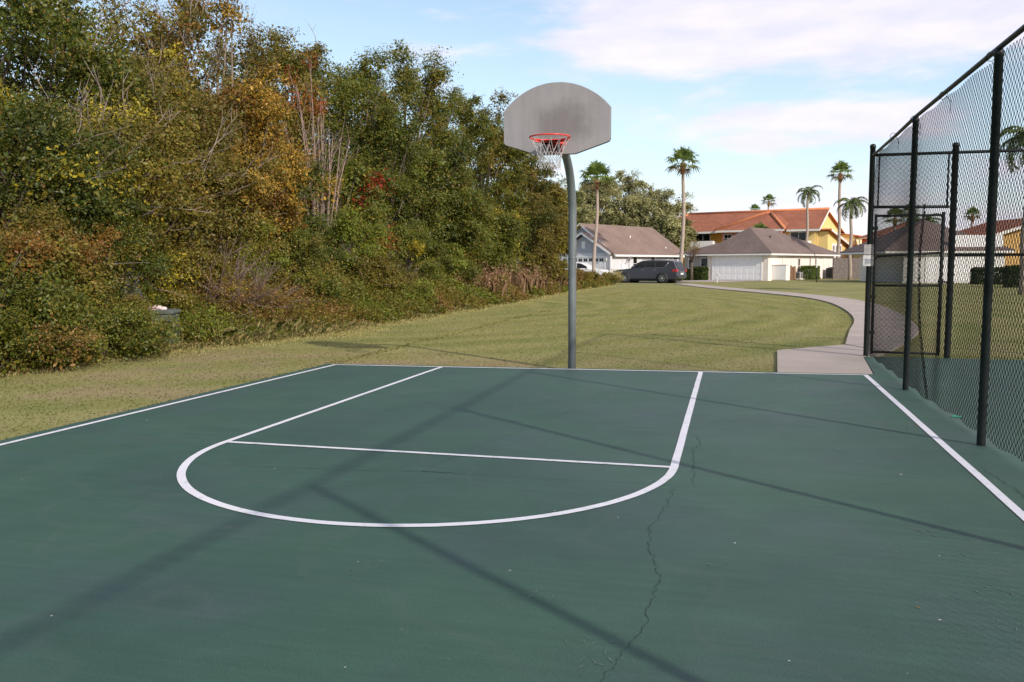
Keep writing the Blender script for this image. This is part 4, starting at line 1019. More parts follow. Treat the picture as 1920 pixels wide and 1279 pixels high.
# things standing along its side wall
def L2(x, y, z=0): v = loc2(x, y); return Vector((v.x, v.y, z))
t = empty('utility_cabinet', L2(.75, 1.25), HA, 'white utility cabinet standing by the cream house corner', 'cabinet')
b = MB(); b.box(-.75, .55, -.45, .45, 0, 1.35); b.build('housing', MT['offwhite'], t, bevel=.02)
b = MB(); b.box(-.80, .60, -.50, .50, 1.352, 1.40); b.build('lid', MT['white'], t)
b = MB(); b.box(-.7, .5, -.458, -.452, .08, 1.30); b.build('door', MT['white'], t)
t = empty('board_stack', L2(.75, 3.3), HA, 'brown wooden board stack between the cabinet and the air unit', 'boards')
b = MB(); wm = mat('brown_board', (.42, .25, .15), (.30, .18, .11), .85, 12)
for i in range(5): b.box(-.42 + i * .17, -.27 + i * .17, -.05 + .012 * (i % 2), .05 + .012 * (i % 2), 0, 1.20 + .05 * (i % 3))
b.build('boards', wm, t)
def ac_unit(loc, m, label, s=1.0):
    t = empty('air_conditioner', loc, HA, label, 'air conditioner')
    b = MB(); b.box(-.5 * s, .5 * s, -.5 * s, .5 * s, .06, .95 * s); b.build('cabinet', m, t, bevel=.03)
    b = MB()
    for i in range(9): z = .14 + i * .085 * s; b.box(-.46 * s, .46 * s, -.52 * s, -.502 * s, z, z + .04); b.box(.502 * s, .52 * s, -.46 * s, .46 * s, z, z + .04)
    b.build('louvres', MT['dark'], t)
    b = MB(); b.lathe([(.38 * s, .951 * s), (.38 * s, 1.0 * s), (.30 * s, 1.02 * s), (.05, 1.02 * s)], 16); b.build('fan_guard', MT['dark'], t)
    b = MB(); b.box(-.6 * s, .6 * s, -.6 * s, .6 * s, 0, .058); b.build('base_pad', MT['concrete'], t)
ac_unit(L2(.75, 4.9), MT['offwhite'], 'pale grey air conditioner beside the clipped bush', .72)
ac_unit(L2(.9, 13.6), mat('dark_ac', (.03, .035, .045), None, .6), 'dark air conditioner at the far end of the cream house wall', 1.1)
def box_bush(loc, sx, sy, sz, pal, label, n, seed, group=None, ls=.06, rz=HA):
    rg = np.random.default_rng(seed); t = empty('clipped_bush', loc, rz, label, 'bush', group)
    n = int(n * 2.4); ls = ls * 1.25
    P = rg.uniform(-1, 1, (n, 3)); ax = rg.integers(0, 3, n); sg = np.where(rg.random(n) < .5, -1, 1.0)
    P[np.arange(n), ax] = sg * rg.uniform(.86, 1.03, n); P[:, 2] = np.abs(P[:, 2]); D = np.sign(P) * (np.abs(P) > .85)
    P = np.sign(P) * np.abs(P) ** 1.0; r_ = np.linalg.norm(P[:, :2], axis=1, keepdims=True); P[:, :2] *= np.where(r_ > 1.2, 1.2 / r_, 1)
    V, F = leaves(rg, P * np.array([sx, sy, sz]), D + .01, ls); mesh_np('foliage', V, F, MT['leaf'], tints(rg, n, pal), t)
    b = MB()
    for i in range(5): a = i * 1.256; b.tube([(0, 0, -.05), (.35 * sx * math.cos(a), .35 * sy * math.sin(a), sz * .45), (.6 * sx * math.cos(a), .6 * sy * math.sin(a), sz * .8)], [.04, .03, .01], 5)
    b.build('stem', MT['bark'], t)
box_bush(L2(1.0, 7.2), .70, .80, 1.22, 'box', 'square clipped bright green bush against the cream house wall', 7000, 5)
box_bush(L2(-8.2, -.2), 1.35, .8, .95, 'hedge', 'dark clipped hedge left of the bare little tree', 9000, 6, ls=.08)
box_bush(L2(-9.7, .1), .8, .8, 1.05, 'hedge', 'dark rounded hedge directly behind the grey car', 6000, 7, ls=.08)
box_bush(L2(-6.35, -.1), .62, .6, 1.15, 'hedge', 'dark narrow hedge between the bare little tree and the garage', 5000, 8, ls=.08)
# low slim marker posts on the cream house's lawn and drive
t = empty('marker_post', L2(1.2, 5.9), 0, 'thin dark post standing in the grass by the square bush', 'post')
t.location = far(1531, 68.5); b = MB(); b.tube([(0, 0, -.1), (0, 0, 1.15)], .035, 8); b.build('stake', MT['dark'], t); b = MB(); b.box(-.05, .05, -.02, .02, 1.152, 1.9); b.build('tag', MT['offwhite'], t)
t = empty('yard_sign', far(1345, 67), HA, 'small white yard sign in front of the white garage door', 'sign')
b = MB(); b.box(-.03, .03, -.02, .02, -.05, .5); b.build('stake', MT['white'], t); b = MB(); b.prism([(-.20, .502), (.20, .502), (.20, .68), (0, .78), (-.20, .68)], -.025, 'y', .025); b.build('panel', MT['white'], t)

# the bare little tree in front of the cream house
def bare_small(loc, h, label):
    t = empty('small_bare_tree', loc, 0, label, 'tree'); b = MB(); rr = random.Random(8); tp = []
    b.tube([(0, 0, -.1), (.02, 0, h * .25), (.0, .03, h * .45)], [.17, .14, .12], 8)
    for i in range(16):
        a = rr.uniform(0, 2 * PI); sp = rr.uniform(.3, 1.15); e = Vector((math.cos(a) * sp, math.sin(a) * sp, h * rr.uniform(.72, 1.0)))
        q = Vector((math.cos(a) * sp * .35, math.sin(a) * sp * .35, h * .6)); b.tube([(0, .02, h * .44), q, e], [.06, .035, .010], 5); tp.append(e)
        for j in range(5):
            s = rr.uniform(.3, 1); p0 = q.lerp(e, s); d = Vector((rr.uniform(-.5, .5), rr.uniform(-.5, .5), rr.uniform(.1, .6))); b.tube([p0, p0 + d * .7], [.012, .005], 3); tp.append(p0 + d * .5)
    b.build('trunk', MT['bark'], t)
    rg = np.random.default_rng(8); C = np.array([tuple(v) for v in tp]); P, D, k = blob_cloud(rg, C, np.full(len(C), .25), 8, 1); V, F = leaves(rg, P, D, .09); mesh_np('crown', V, F, MT['leaf'], tints(rg, len(P), 'rust'), t)
bare_small(L2(-7.0, -.9), 3.55, 'small leafless tree with reddish twigs left of the white garage door')

# the blue-grey house with a front gable over its garage
O1 = far(1152, 81)
H1 = empty('grey_house', O1, HA, 'pale blue-grey gabled house with a tan shingle roof behind the parked cars', 'house')
EV = 2.62; W1 = 7.6; D1 = 13.2
walls(H1, -W1, 0, 0, D1, EV - .08, 'palegrey')
# gable wall and trim over the front
b = MB(); rise = 2.75
b.prism([(-W1, EV - .08), (0, EV - .08), (-W1 / 2, EV - .08 + rise * .97)], .0, 'y', .25); b.build('gable', MT['bluegrey'], H1)
ro = MB(); ov = .42; zt = EV + rise; ye = D1 + ov - .4
L_, R_ = (-W1 - ov), ov; xm = -W1 / 2; sl_ = rise / (W1 / 2); ze = EV - sl_ * ov + .08
vs = [(L_, -ov, ze), (xm, -ov, zt + .08), (R_, -ov, ze), (L_, D1 + ov, ze), (xm, ye, zt + .08), (R_, D1 + ov, ze)]
vs += [(x, y, z - .10) for x, y, z in vs]
ro.add(vs, [(0, 1, 4, 3), (1, 2, 5, 4), (3, 4, 5), (6, 9, 10, 7), (7, 10, 11, 8), (9, 11, 10), (0, 6, 7, 1), (1, 7, 8, 2), (2, 8, 11, 5), (5, 11, 9, 3), (3, 9, 6, 0)])
r1 = ro.build('roof', MT['shingle_tan'], H1)
b = MB()
def rake(xa, za, xb, zb, y0, y1, th=.2):
    b.add([(xa, y0, za), (xb, y0, zb), (xb, y0, zb - th), (xa, y0, za - th), (xa, y1, za), (xb, y1, zb), (xb, y1, zb - th), (xa, y1, za - th)], [(0, 1, 2, 3), (7, 6, 5, 4), (0, 4, 5, 1), (1, 5, 6, 2), (2, 6, 7, 3), (3, 7, 4, 0)])
rake(L_, ze - .01, xm, zt + .07, -ov - .04, -ov - .003); rake(xm, zt + .07, R_, ze - .01, -ov - .04, -ov - .003)
b.box(R_ + .003, R_ + .035, -ov, D1 + ov, ze - .20, ze - .02); b.build('fascia', MT['white'], r1)
# lower gable over the garage bay
walls(H1, -5.9, -.02, -.9, -.003, EV - .10, 'palegrey', 'garage_bay')
b = MB(); b.prism([(-5.9, EV - .10), (-.02, EV - .10), (-2.96, EV + 1.62)], -.9, 'y', -.12); b.build('garage_gable', MT['bluegrey'], H1)
b = MB(); xa, xb, xc = -6.25, .36, -2.95; zc_ = EV + 1.92; zb_ = EV - .08
vs = [(xa, -1.3, zb_), (xc, -1.3, zc_), (xb, -1.3, zb_), (xa, .6, zb_), (xc, 1.2, zc_), (xb, .6, zb_)]; vs += [(x, y, z - .10) for x, y, z in vs]
b.add(vs, [(0, 1, 4, 3), (1, 2, 5, 4), (6, 9, 10, 7), (7, 10, 11, 8), (0, 6, 7, 1), (1, 7, 8, 2), (2, 8, 11, 5), (3, 9, 6, 0)]); r2 = b.build('garage_roof', MT['shingle_tan'], H1)
b = MB(); rake(xa, zb_ - .01, xc, zc_ - .01, -1.34, -1.303); rake(xc, zc_ - .01, xb, zb_ - .01, -1.34, -1.303); b.build('fascia', MT['white'], r2)
b = MB(); b.box(-3.15, -2.75, -.95, -.903, EV + .35, EV + 1.05); b.build('gable_vent', MT['white'], H1)
garage_door(H1, -5.45, -.55, 2.15, -.9, True); wall_lamp(H1, -.28, 1.8, -.9)
for yy in (3.6, 7.0, 11.5): window(H1, yy, .9, .7, 1.25, 'r', 0.0, mull=0)
b = MB(); b.tube([(.04, 2.55, 0), (.04, 2.55, EV)], .05, 8); b.build('downpipe', MT['bluegrey'], H1)
b = MB(); b.box(.004, .14, 1.1, 1.5, .8, 1.5); b.tube([(.06, 1.3, 1.5), (.06, 1.3, 2.3)], .02, 6); b.build('meters', MT['white'], H1)
dish = MB(); dish.lathe([(.02, 0), (.2, .02), (.33, .07), (.36, .09)], 18, (0, 0, 0), 'y'); dish.tube([(0, .02, 0), (.15, -.35, -.25)], .02, 6); dish.tube([(0, .0, 0), (.1, .3, -.5)], .025, 6)
do = dish.build('satellite_dish', MT['white'], H1, (.42, 2.05, 1.92)); do.rotation_euler = (R(20), 0, R(150))
for v in ((-2.2, 5.0, 3.8), (-2.0, 5.9, 3.9), (-.6, 10.6, 2.8)): b = MB(); b.tube([v, (v[0], v[1], v[2] + .45)], .06, 8); b.build('roof_vent', MT['white'], H1)
# a neighbour's end wall glimpsed left of the hoop pole
HN = empty('neighbour_house', far(1052, 88), HA, 'dark-roofed white house glimpsed through leaves left of the hoop pole', 'house')
walls(HN, -7, 0, 0, 8, 2.6, 'palegrey'); roof_hip('roof', -7, 0, 0, 8, 2.6, 2.0, mat('dark_shingle', (.10, .11, .12), (.07, .075, .08), .9, 5), HN)
for x in (-.9, -2.9): b = MB(); b.box(x, x + .25, -.5, -.25, 0, 2.45); b.build('porch_column', MT['white'], HN)
window(HN, -1.8, .8, .8, 1.3, 'f', 0.0)

# the yellow two-storey townhouses behind
OT = far(1527, 110)
TA = R(-20)
TH = empty('yellow_townhouses', OT, TA, 'yellow and orange two-storey townhouses with red tile roofs and white balconies', 'townhouse')
TW, TD, TE = 22.4, 15.0, 6.35
YR, ZR = 3.6, TE + 2.25
walls(TH, -TW, 0, 0, TD, TE - .2, 'ochre')
walls(TH, -TW - 3.2, -TW - .01, 1.0, 9.0, 4.4, 'ochre', 'end_wing')
roof_plane('end_wing_roof', [(-TW - 3.8, .4, 4.0), (-TW - .62, .4, 5.3), (-TW - .62, 9.6, 5.3), (-TW - 3.8, 9.6, 4.0)], MT['terracotta'], TH, .14)
walls(TH, -12.2, -4.05, -.9, -.003, TE - .2, 'pink', 'projecting_bay')
walls(TH, -4.03, -.003, -.12, -.004, TE - .2, 'yellow', 'corner_wall')
b = MB(); b.prism([(0, -.2), (TD, -.2), (TD, TE - 1.5), (YR, ZR - .2), (0, TE - .1)], .004, 'x', .25); b.build('gable', MT['yellow'], TH)
xr = .7; XL = -TW - .6
roof_plane('roof_front', [(XL, -.8, TE - .42), (xr, -.8, TE - .42), (xr, YR, ZR), (XL + 4.2, YR, ZR)], MT['terracotta'], TH, .14)
roof_plane('roof_rear', [(xr, YR + .01, ZR), (XL + 4.2, YR + .01, ZR), (XL, TD + .9, TE - 1.5), (xr, TD + .9, TE - 1.5)], MT['terracotta_bright'], TH, .14)
b = MB(); b.add([(XL, -.8, TE - .43), (XL + 4.2, YR, ZR - .01), (XL, TD + .9, TE - 1.51)], [(0, 1, 2)]); b.build('roof_hip', MT['terracotta'], TH)
b = MB(); b.tube([(XL + 4.2, YR, ZR + .04), (xr, YR, ZR + .06)], .20, 6); b.tube([(XL, -.8, TE - .38), (XL + 4.2, YR, ZR + .06)], .20, 6)
b.build('ridge_tiles', MT['terracotta_bright'], TH)
# hipped roof of the bay
b = MB(); bx0, bx1, by = -12.9, -3.5, -1.6; ca_, cb_ = -7.4, -6.6
vs = [(bx0, by, TE - .38), (bx1, by, TE - .38), (cb_, 2.4, TE + 1.9), (ca_, 2.4, TE + 1.9), (bx0, 3.2, TE + 1.3), (bx1, 3.2, TE + 1.3)]
b.add(vs, [(0, 1, 2, 3), (1, 5, 2), (0, 3, 4)]); b.build('bay_roof', MT['terracotta'], TH)
b = MB(); b.tube([(bx1, by, TE - .32), (cb_, 2.4, TE + 1.97)], .21, 6); b.tube([(bx0, by, TE - .32), (ca_, 2.4, TE + 1.95), (cb_, 2.4, TE + 1.97)], .21, 6); b.build('ridge_tiles', MT['terracotta_bright'], TH)
b = MB(); b.box(XL, bx0 - .02, -.86, -.82, TE - .72, TE - .45); b.box(bx0, bx1, by - .04, by - .003, TE - .66, TE - .39); b.box(bx1 + .02, xr, -.86, -.82, TE - .72, TE - .45); b.build('fascia', MT['offwhite'], TH)
def balcony(x0, x1, z, at=0):
    b = MB(); b.box(x0, x1, at - 1.5, at - .003, z - .2, z); b.box(x0, x1, at - 1.5, at - 1.42, z + .002, z + 1.15); b.box(x0, x0 + .08, at - 1.418, at - .004, z + .002, z + 1.15); b.box(x1 - .08, x1, at - 1.418, at - .004, z + .002, z + 1.15)
    o = b.build('balcony', MT['white'], TH)
    b = MB()
    for i in range(int((x1 - x0) / .5)): b.box(x0 + .2 + i * .5, x0 + .24 + i * .5, at - 1.512, at - 1.502, z + .1, z + 1.1)
    b.build('panel_joint', MT['offwhite'], o)
    window(TH, (x0 + x1) / 2, z + .05, 2.0, 2.2, 'f', at, mull=1)
balcony(-21.9, -18.9, 3.45); balcony(-17.2, -13.2, 3.45); balcony(-3.7, -.5, 3.25, -.12)
window(TH, -18.3, 3.9, .75, 1.55, 'f', 0.0, mull=0, fr=.16)
window(TH, -11.3, 4.4, 1.0, 1.0, 'f', -.9, mull=1); window(TH, -5.6, 4.9, .9, .6, 'f', -.9, mull=1)
# side extension under a long tiled slope, and the tall rear wing
EX, EZ, EY = 1.5, 3.9, 11.2
walls(TH, .26, EX, .2, EY, EZ - .1, 'yellow', 'side_extension')
b = MB(); b.prism([(.2, EZ - .1), (EY, EZ - .1), (EY, EZ - .05), (.2, TE - .75)], .27, 'x', EX - .01); b.build('side_gable', MT['yellow'], TH)
roof_plane('side_roof', [(.255, -.3, TE - .42), (EX + .55, -.3, TE - .42), (EX + .55, EY + .7, EZ - .15), (.255, EY + .7, EZ - .15)], MT['terracotta_bright'], TH, .14)
b = MB()
def board_x(x, y0, z0, y1, z1, th=.28):
    b.add([(x, y0, z0), (x, y1, z1), (x, y1, z1 - th), (x, y0, z0 - th), (x + .04, y0, z0), (x + .04, y1, z1), (x + .04, y1, z1 - th), (x + .04, y0, z0 - th)], [(0, 1, 2, 3), (7, 6, 5, 4), (0, 4, 5, 1), (3, 2, 6, 7), (0, 3, 7, 4), (1, 5, 6, 2)])
board_x(EX + .553, -.3, TE - .44, EY + .7, EZ - .17); board_x(xr + .003, -.8, TE - .44, YR, ZR - .02); board_x(xr + .003, YR + .01, ZR - .02, TD + .9, TE - 1.52)
b.build('bargeboard', MT['offwhite'], TH)
for yy in (3.0, 4.7, 6.4): window(TH, yy, 2.55, .95, 1.25, 'r', EX, mull=1, fr=.30)
walls(TH, .27, EX + .6, EY + .75, EY + 8.5, TE - .9, 'paleyellow', 'rear_wing')
roof_plane('rear_wing_roof', [(-.6, EY + .5, TE - .5), (EX + 1.2, EY + .5, TE - 1.0), (EX + 1.2, EY + 9.2, TE - 1.0), (-.6, EY + 9.2, TE - .5)], MT['terracotta_bright'], TH, .14)
window(TH, EY + 3.4, 3.6, .6, 1.5, 'r', EX + .6, mull=0)
walls(TH, EX + .61, EX + 2.2, EY + .2, EY + 3.4, 3.4, 'paleyellow', 'rear_porch')
window(TH, EY + 1.8, .9, 1.1, 1.9, 'r', EX + 2.2, mull=1, fr=.3)
roof_plane('porch_roof', [(EX + .61, EY + .0, 4.1), (EX + 2.8, EY + .0, 3.35), (EX + 2.8, EY + 9.0, 3.35), (EX + .61, EY + 9.0, 4.1)], MT['terracotta_bright'], TH, .12)

# houses seen through the tennis fence
HR = empty('red_townhouse', far(1700, 108), R(8), 'red and white gabled townhouse seen through the fence gate', 'townhouse')
walls(HR, -2.8, 6.5, 0, 10, 5.0, 'redwall'); roof_hip('roof', -2.8, 6.5, 0, 10, 5.0, 2.1, MT['terracotta'], HR, .6)
b = MB(); b.prism([(-2.3, 0), (1.6, 0), (1.6, 4.6), (-.35, 6.1), (-2.3, 4.6)], -.8, 'y', -.004); b.build('gable', MT['redwall'], HR)
b = MB(); rake(-2.7, 4.45, -.35, 6.3, -1.0, -.82); rake(-.35, 6.3, 2.0, 4.45, -1.0, -.82); b.build('bargeboard', MT['white'], HR)
b = MB(); b.box(-1.9, .9, -.83, -.804, 1.6, 4.9); b.build('gable_panel', MT['white'], HR)
window(HR, -.5, 2.6, 1.0, 1.5, 'f', -.84); window(HR, 4.4, 2.8, 1.0, 1.4, 'f', 0.0)
O3 = far(1752, 64)
H3 = empty('brown_roofed_house', O3, R(12), 'brown-roofed house with a white garage wall seen through the tennis fence', 'house')
walls(H3, -2.3, 5.1, 0, 9, 2.3, 'offwhite'); roof_hip('roof', -3.4, 5.1, 0, 9, 2.42, 2.5, MT['shingle'], H3, .5)
garage_door(H3, -.6, 3.9, 2.05, 0.0)
b = MB(); b.box(1.1, 4.9, -.06, -.003, 2.6, 3.55); b.build('parapet_panel', MT['white'], H3)
HG = empty('ochre_house', far(1885, 72), R(14), 'mustard gabled house with a red-brown roof at the right edge behind the fence', 'house')
walls(HG, -4.2, 9, 0, 9, 2.9, 'mustard'); 
b = MB(); b.prism([(-4.2, 2.9), (9, 2.9), (9, 3.6), (3.4, 5.0)], .004, 'y', .3); b.build('gable', MT['mustard'], HG)
roof_plane('roof_front', [(-5.2, -.7, 2.75), (3.4, -.7, 5.4), (3.4, 9, 5.4), (-5.2, 9, 2.75)], MT['terracotta'], HG, .14)
roof_plane('roof_far', [(3.41, -.7, 5.4), (12, -.7, 2.75), (12, 9, 2.75), (3.41, 9, 5.4)], MT['terracotta'], HG, .14)
b = MB(); rake(-5.2, 2.72, 3.4, 5.37, -.74, -.703, .25); b.build('bargeboard', MT['offwhite'], HG)
window(HG, -1.0, .7, 1.2, 1.4, 'f', 0.0)
b = MB(); b.box(-3.2, -2.8, -.7, -.3, 0, 2.7); b.build('porch_column', MT['offwhite'], HG)
box_bush(far(1868, 60), 1.5, .9, 1.1, 'hedge', 'long dark hedge in front of the mustard house behind the fence', 8000, 31, ls=.08)
box_bush(far(1912, 52), .75, .75, 1.25, 'hedge', 'dark shrub by the right edge of the photo behind the fence', 5000, 32, ls=.07)

# grey board fence right of the cream house
wood = mat('weathered_board', (.23, .195, .175), (.13, .11, .10), .9, 7, bump=.4)
t = empty('board_fence', far(1562, 82), R(6), 'weathered grey wooden board fence beyond the cream house', 'fence')
b = MB(); rr = random.Random(6)
for i in range(86): x = i * .145; b.box(x, x + .138, -.012 + rr.uniform(-.004, .004), .012, -.1, 1.98 + rr.uniform(-.02, .02))
b.build('boards', wood, t)
b = MB()
for z in (.35, 1.05, 1.7): b.box(0, 12.4, .0135, .06, z, z + .09)
b.build('rails', wood, t)
for i in range(6): b = MB(); b.box(i * 2.44 - .05, i * 2.44 + .05, .062, .16, -.2, 2.05); b.build('post', wood, t)

# ------------------------------------------------------------------ palms
def fan_palm(px, D, crown_y, label, cr=1.15, seed=1, tr=.17, group='tall fan palms', nf=23, base=None, lean=0):
    rg = random.Random(seed); base = far(px, D) if base is None else base; h = height(px, crown_y, base)
    t = empty('fan_palm', base, rg.uniform(0, 6), label, 'palm tree', group)
    b = MB(); k = 14; ca, sa = math.cos(-t.rotation_euler.z), math.sin(-t.rotation_euler.z)
    def lx(s): o = lean * math.sin(s * PI * .5) + .07 * math.sin(s * 7 + seed); return (o * ca * R0[0] - o * sa * R0[1], o * sa * R0[0] + o * ca * R0[1])
    pts = [(*lx(i / k), -.2 + (h + .1) * i / k) for i in range(k + 1)]
    o0 = lx(1)
    b.tube(pts, [tr * (1.35 if i == 0 else 1.08 - .30 * i / k) for i in range(k + 1)], 10); b.build('trunk', MT['palm_bark'], t)
    b = MB(); b.lathe([(tr * .8, h - 1.0), (tr * 1.35, h - .75), (tr * 1.5, h - .35), (tr * 1.0, h)], 10, (o0[0], o0[1], 0)); b.build('boot', MT['boot'], t)
    Vs = []; Fs = []; T = []
    for i in range(nf):
        a = i * 2.39996; e = R(88) - R(118) * (i + .5) / nf + R(rg.uniform(-8, 8))
        d = Vector((math.cos(a) * math.cos(e), math.sin(a) * math.cos(e), math.sin(e))); side_ = Vector((-math.sin(a), math.cos(a), 0)); up = side_.cross(d) * -1
        c0 = Vector((o0[0], o0[1], h)); L = cr * rg.uniform(.42, .58); p1 = c0 + d * L + Vector((0, 0, -.05 * cr))
        def quad(a_, b_, c_, d_, tc):
            n0 = len(Vs); Vs.extend([a_, b_, c_, d_]); Fs.append((n0, n0 + 1, n0 + 2, n0 + 3)); T.append(tc)
        g0 = rg.uniform(.75, 1.25); tc = Vector((.16, .225, .055)) * g0 if e > R(5) else Vector((.13, .15, .045)) * g0
        if e < R(-20): tc = Vector((.20, .155, .07)) * g0
        quad(c0 - side_ * .02, c0 + side_ * .02, p1 + side_ * .012, p1 - side_ * .012, tc)
        nb_ = 15
        for j in range(nb_):
            w_ = (j / (nb_ - 1) - .5) * R(200); dd = (d * math.cos(w_) + side_ * math.sin(w_)).normalized(); LL_ = cr * .62 * (1 - .25 * abs(w_) / R(100)) * rg.uniform(.85, 1.1)
            m_ = p1 + dd * LL_ * .55 + up * .03; e_ = p1 + dd * LL_ + Vector((0, 0, -.20 * cr * rg.uniform(.5, 1.4))); sd = dd.cross(up).normalized() * .035 * cr
            quad(p1, m_ + sd, e_, m_ - sd, tc * rg.uniform(.8, 1.2))
    mesh_np('crown', np.array([tuple(v) for v in Vs]), np.array(Fs), MT['leaf'], np.array([tuple(v) for v in T]), t)
    return t
def queen_palm(px, D, crown_y, label, fl=2.6, seed=1, nf=15, tr=.15):
    rg = random.Random(seed); base = far(px, D); h = height(px, crown_y, base)
    t = empty('queen_palm', base, 0, label, 'palm tree', 'feather palms')
    b = MB(); k = 10; pts = [(.05 * math.sin(i * 1.3), .05 * math.cos(i), -.2 + (h + .1) * i / k) for i in range(k + 1)]
    b.tube(pts, [tr * (1.2 - .4 * i / k) for i in range(k + 1)], 10); b.build('trunk', MT['palm_bark'], t)
    b = MB(); b.lathe([(tr * .7, h - .9), (tr * 1.0, h - .6), (tr * .8, h - .1), (.03, h + .1)], 8, (pts[-1][0], pts[-1][1], 0)); b.build('crownshaft', mat('crownshaft', (.20, .19, .09), (.14, .13, .06), .7), t)
    Vs = []; Fs = []; T = []
    for i in range(nf):
        a = i * 2.39996 + rg.uniform(-.2, .2); e = R(80) - R(95) * (i + .5) / nf; L = fl * rg.uniform(.85, 1.1)
        sp_ = []; p0 = Vector((0, 0, h)); ang = e; g0 = rg.uniform(.8, 1.2); side_ = Vector((-math.sin(a), math.cos(a), 0)); ns = 12
        for s in range(ns + 1):
            sp_.append(p0.copy()); dd = Vector((math.cos(a) * math.cos(ang), math.sin(a) * math.cos(ang), math.sin(ang))); p0 = p0 + dd * L / ns; ang -= R(9.5) * (1 + s / ns * .6)
        for s in range(ns):
            q0, q1 = sp_[s], sp_[s + 1]; n0 = len(Vs); Vs.extend([q0 - side_ * .015, q0 + side_ * .015, q1 + side_ * .012, q1 - side_ * .012]); Fs.append((n0, n0 + 1, n0 + 2, n0 + 3)); T.append((.12 * g0, .14 * g0, .04 * g0))
            if s < 1: continue
            for q in range(4):
                f = q0.lerp(q1, q / 4.0); lf = .62 * (1 - ((s + q / 4) / ns - .45) ** 2 * 1.8) * fl / 2.6
                for sg in (-1, 1):
                    d = (side_ * sg * rg.uniform(.6, 1) + (q1 - q0).normalized() * .55 + Vector((0, 0, rg.uniform(-.75, .05)))).normalized()
                    w_ = (q1 - q0).normalized() * .026; n0 = len(Vs); Vs.extend([f - w_, f + w_, f + d * lf * .6 + w_ + Vector((0, 0, -.02)), f + d * lf + Vector((0, 0, -.12 * lf))]); Fs.append((n0, n0 + 1, n0 + 2, n0 + 3)); c = rg.uniform(.75, 1.25) * g0; T.append((.11 * c, .15 * c, .045 * c))
    mesh_np('crown', np.array([tuple(v) for v in Vs]), np.array(Fs), MT['leaf'], np.array([tuple(v) for v in T]), t)
fan_palm(1113, 74, 335, 'fan palm with a ragged dead skirt rising in front of the grey house', 1.75, 3, .155, lean=.25, nf=32)
fan_palm(1277, 73, 305, 'tall fan palm standing directly behind the grey car', 1.65, 4, .165, lean=.10)
fan_palm(1569, 100, 325, 'tallest fan palm behind the right end of the yellow townhouses', 1.65, 5, .19, lean=.1)
fan_palm(1438, 150, 377, 'small fan palm rising beyond the middle of the red tile roof', 1.5, 6, .16)
fan_palm(1412, 170, 394, 'fan palm top barely showing over the red tile roof', 1.4, 7, .16)
queen_palm(1511, 98, 362, 'feather palm with a thin trunk in front of the townhouse balcony', 2.0, 8)
queen_palm(1593, 79, 384, 'feather palm in front of the grey board fence', 1.95, 9, nf=18)
fan_palm(1424, 90, 440, 'rounded green palm crown peeking over the cream house roof', 1.45, 10, .16, nf=44)
fan_palm(1675, 96, 408, 'fan palm seen through the gate, left of the second post', 1.5, 11, .16)
fan_palm(1700, 120, 398, 'dark fan palm top seen through the fence beside the second post', 1.5, 14, .16)
queen_palm(1728, 86, 420, 'wide feather palm seen through the gate above the brown roof', 2.6, 12, nf=20)
fan_palm(1818, 118, 403, 'small dark palm seen through the fence over the brown roof', 1.3, 13, .16)
queen_palm(1918, 40, 262, 'dark feather palm at the right edge above the fence', 2.0, 15, nf=18)

# trees behind the grey house
G3 = 'grey-green oaks behind the grey house'
def oak(px, top, D, cr, label, seed, **k):
    b0 = far(px, D); make_tree('oak_tree', label, 'tree', b0, height(px, top, b0), cr, 'grey', nb=150, per=110, ls=.24, low=.12, seed=seed, brad=1.05, group=G3, **k)
oak(1098, 335, 112, 5.2, 'pale oak behind the fan palm in front of the grey house', 91)
oak(1165, 322, 118, 5.4, 'highest pale oak behind the middle of the grey house roof', 92)
oak(1215, 352, 112, 4.8, 'rounded pale oak behind the right of the grey house roof', 93)
oak(1252, 400, 108, 2.9, 'low oak between the grey house and the yellow townhouses', 94, pal2='deep', mix=.25)
oak(1050, 350, 105, 4.5, 'shaded oak behind the hoop pole, left of the pale oaks', 95, pal2='deep', mix=.3)
# distant belt of trees closing the view
rg = np.random.default_rng(123); n = 900
th_ = rg.uniform(-1.15, .75, n); dist = rg.uniform(190, 260, n)
C = np.stack([CAM[0] + np.sin(th_) * dist, CAM[1] + np.cos(th_) * dist, rg.uniform(.5, 6.5, n)], 1)
P, D_, k = blob_cloud(rg, C, np.full(n, 3.0) * rg.uniform(.6, 1.3, n), 45, .8); P[:, 2] = np.maximum(P[:, 2], 0)
V, F = leaves(rg, P, D_, .95); tag(mesh_np('distant_woodland', V, F, MT['leaf'], tints(rg, len(P), 'green')), 'far belt of trees beyond the houses', 'woodland', kind='stuff')

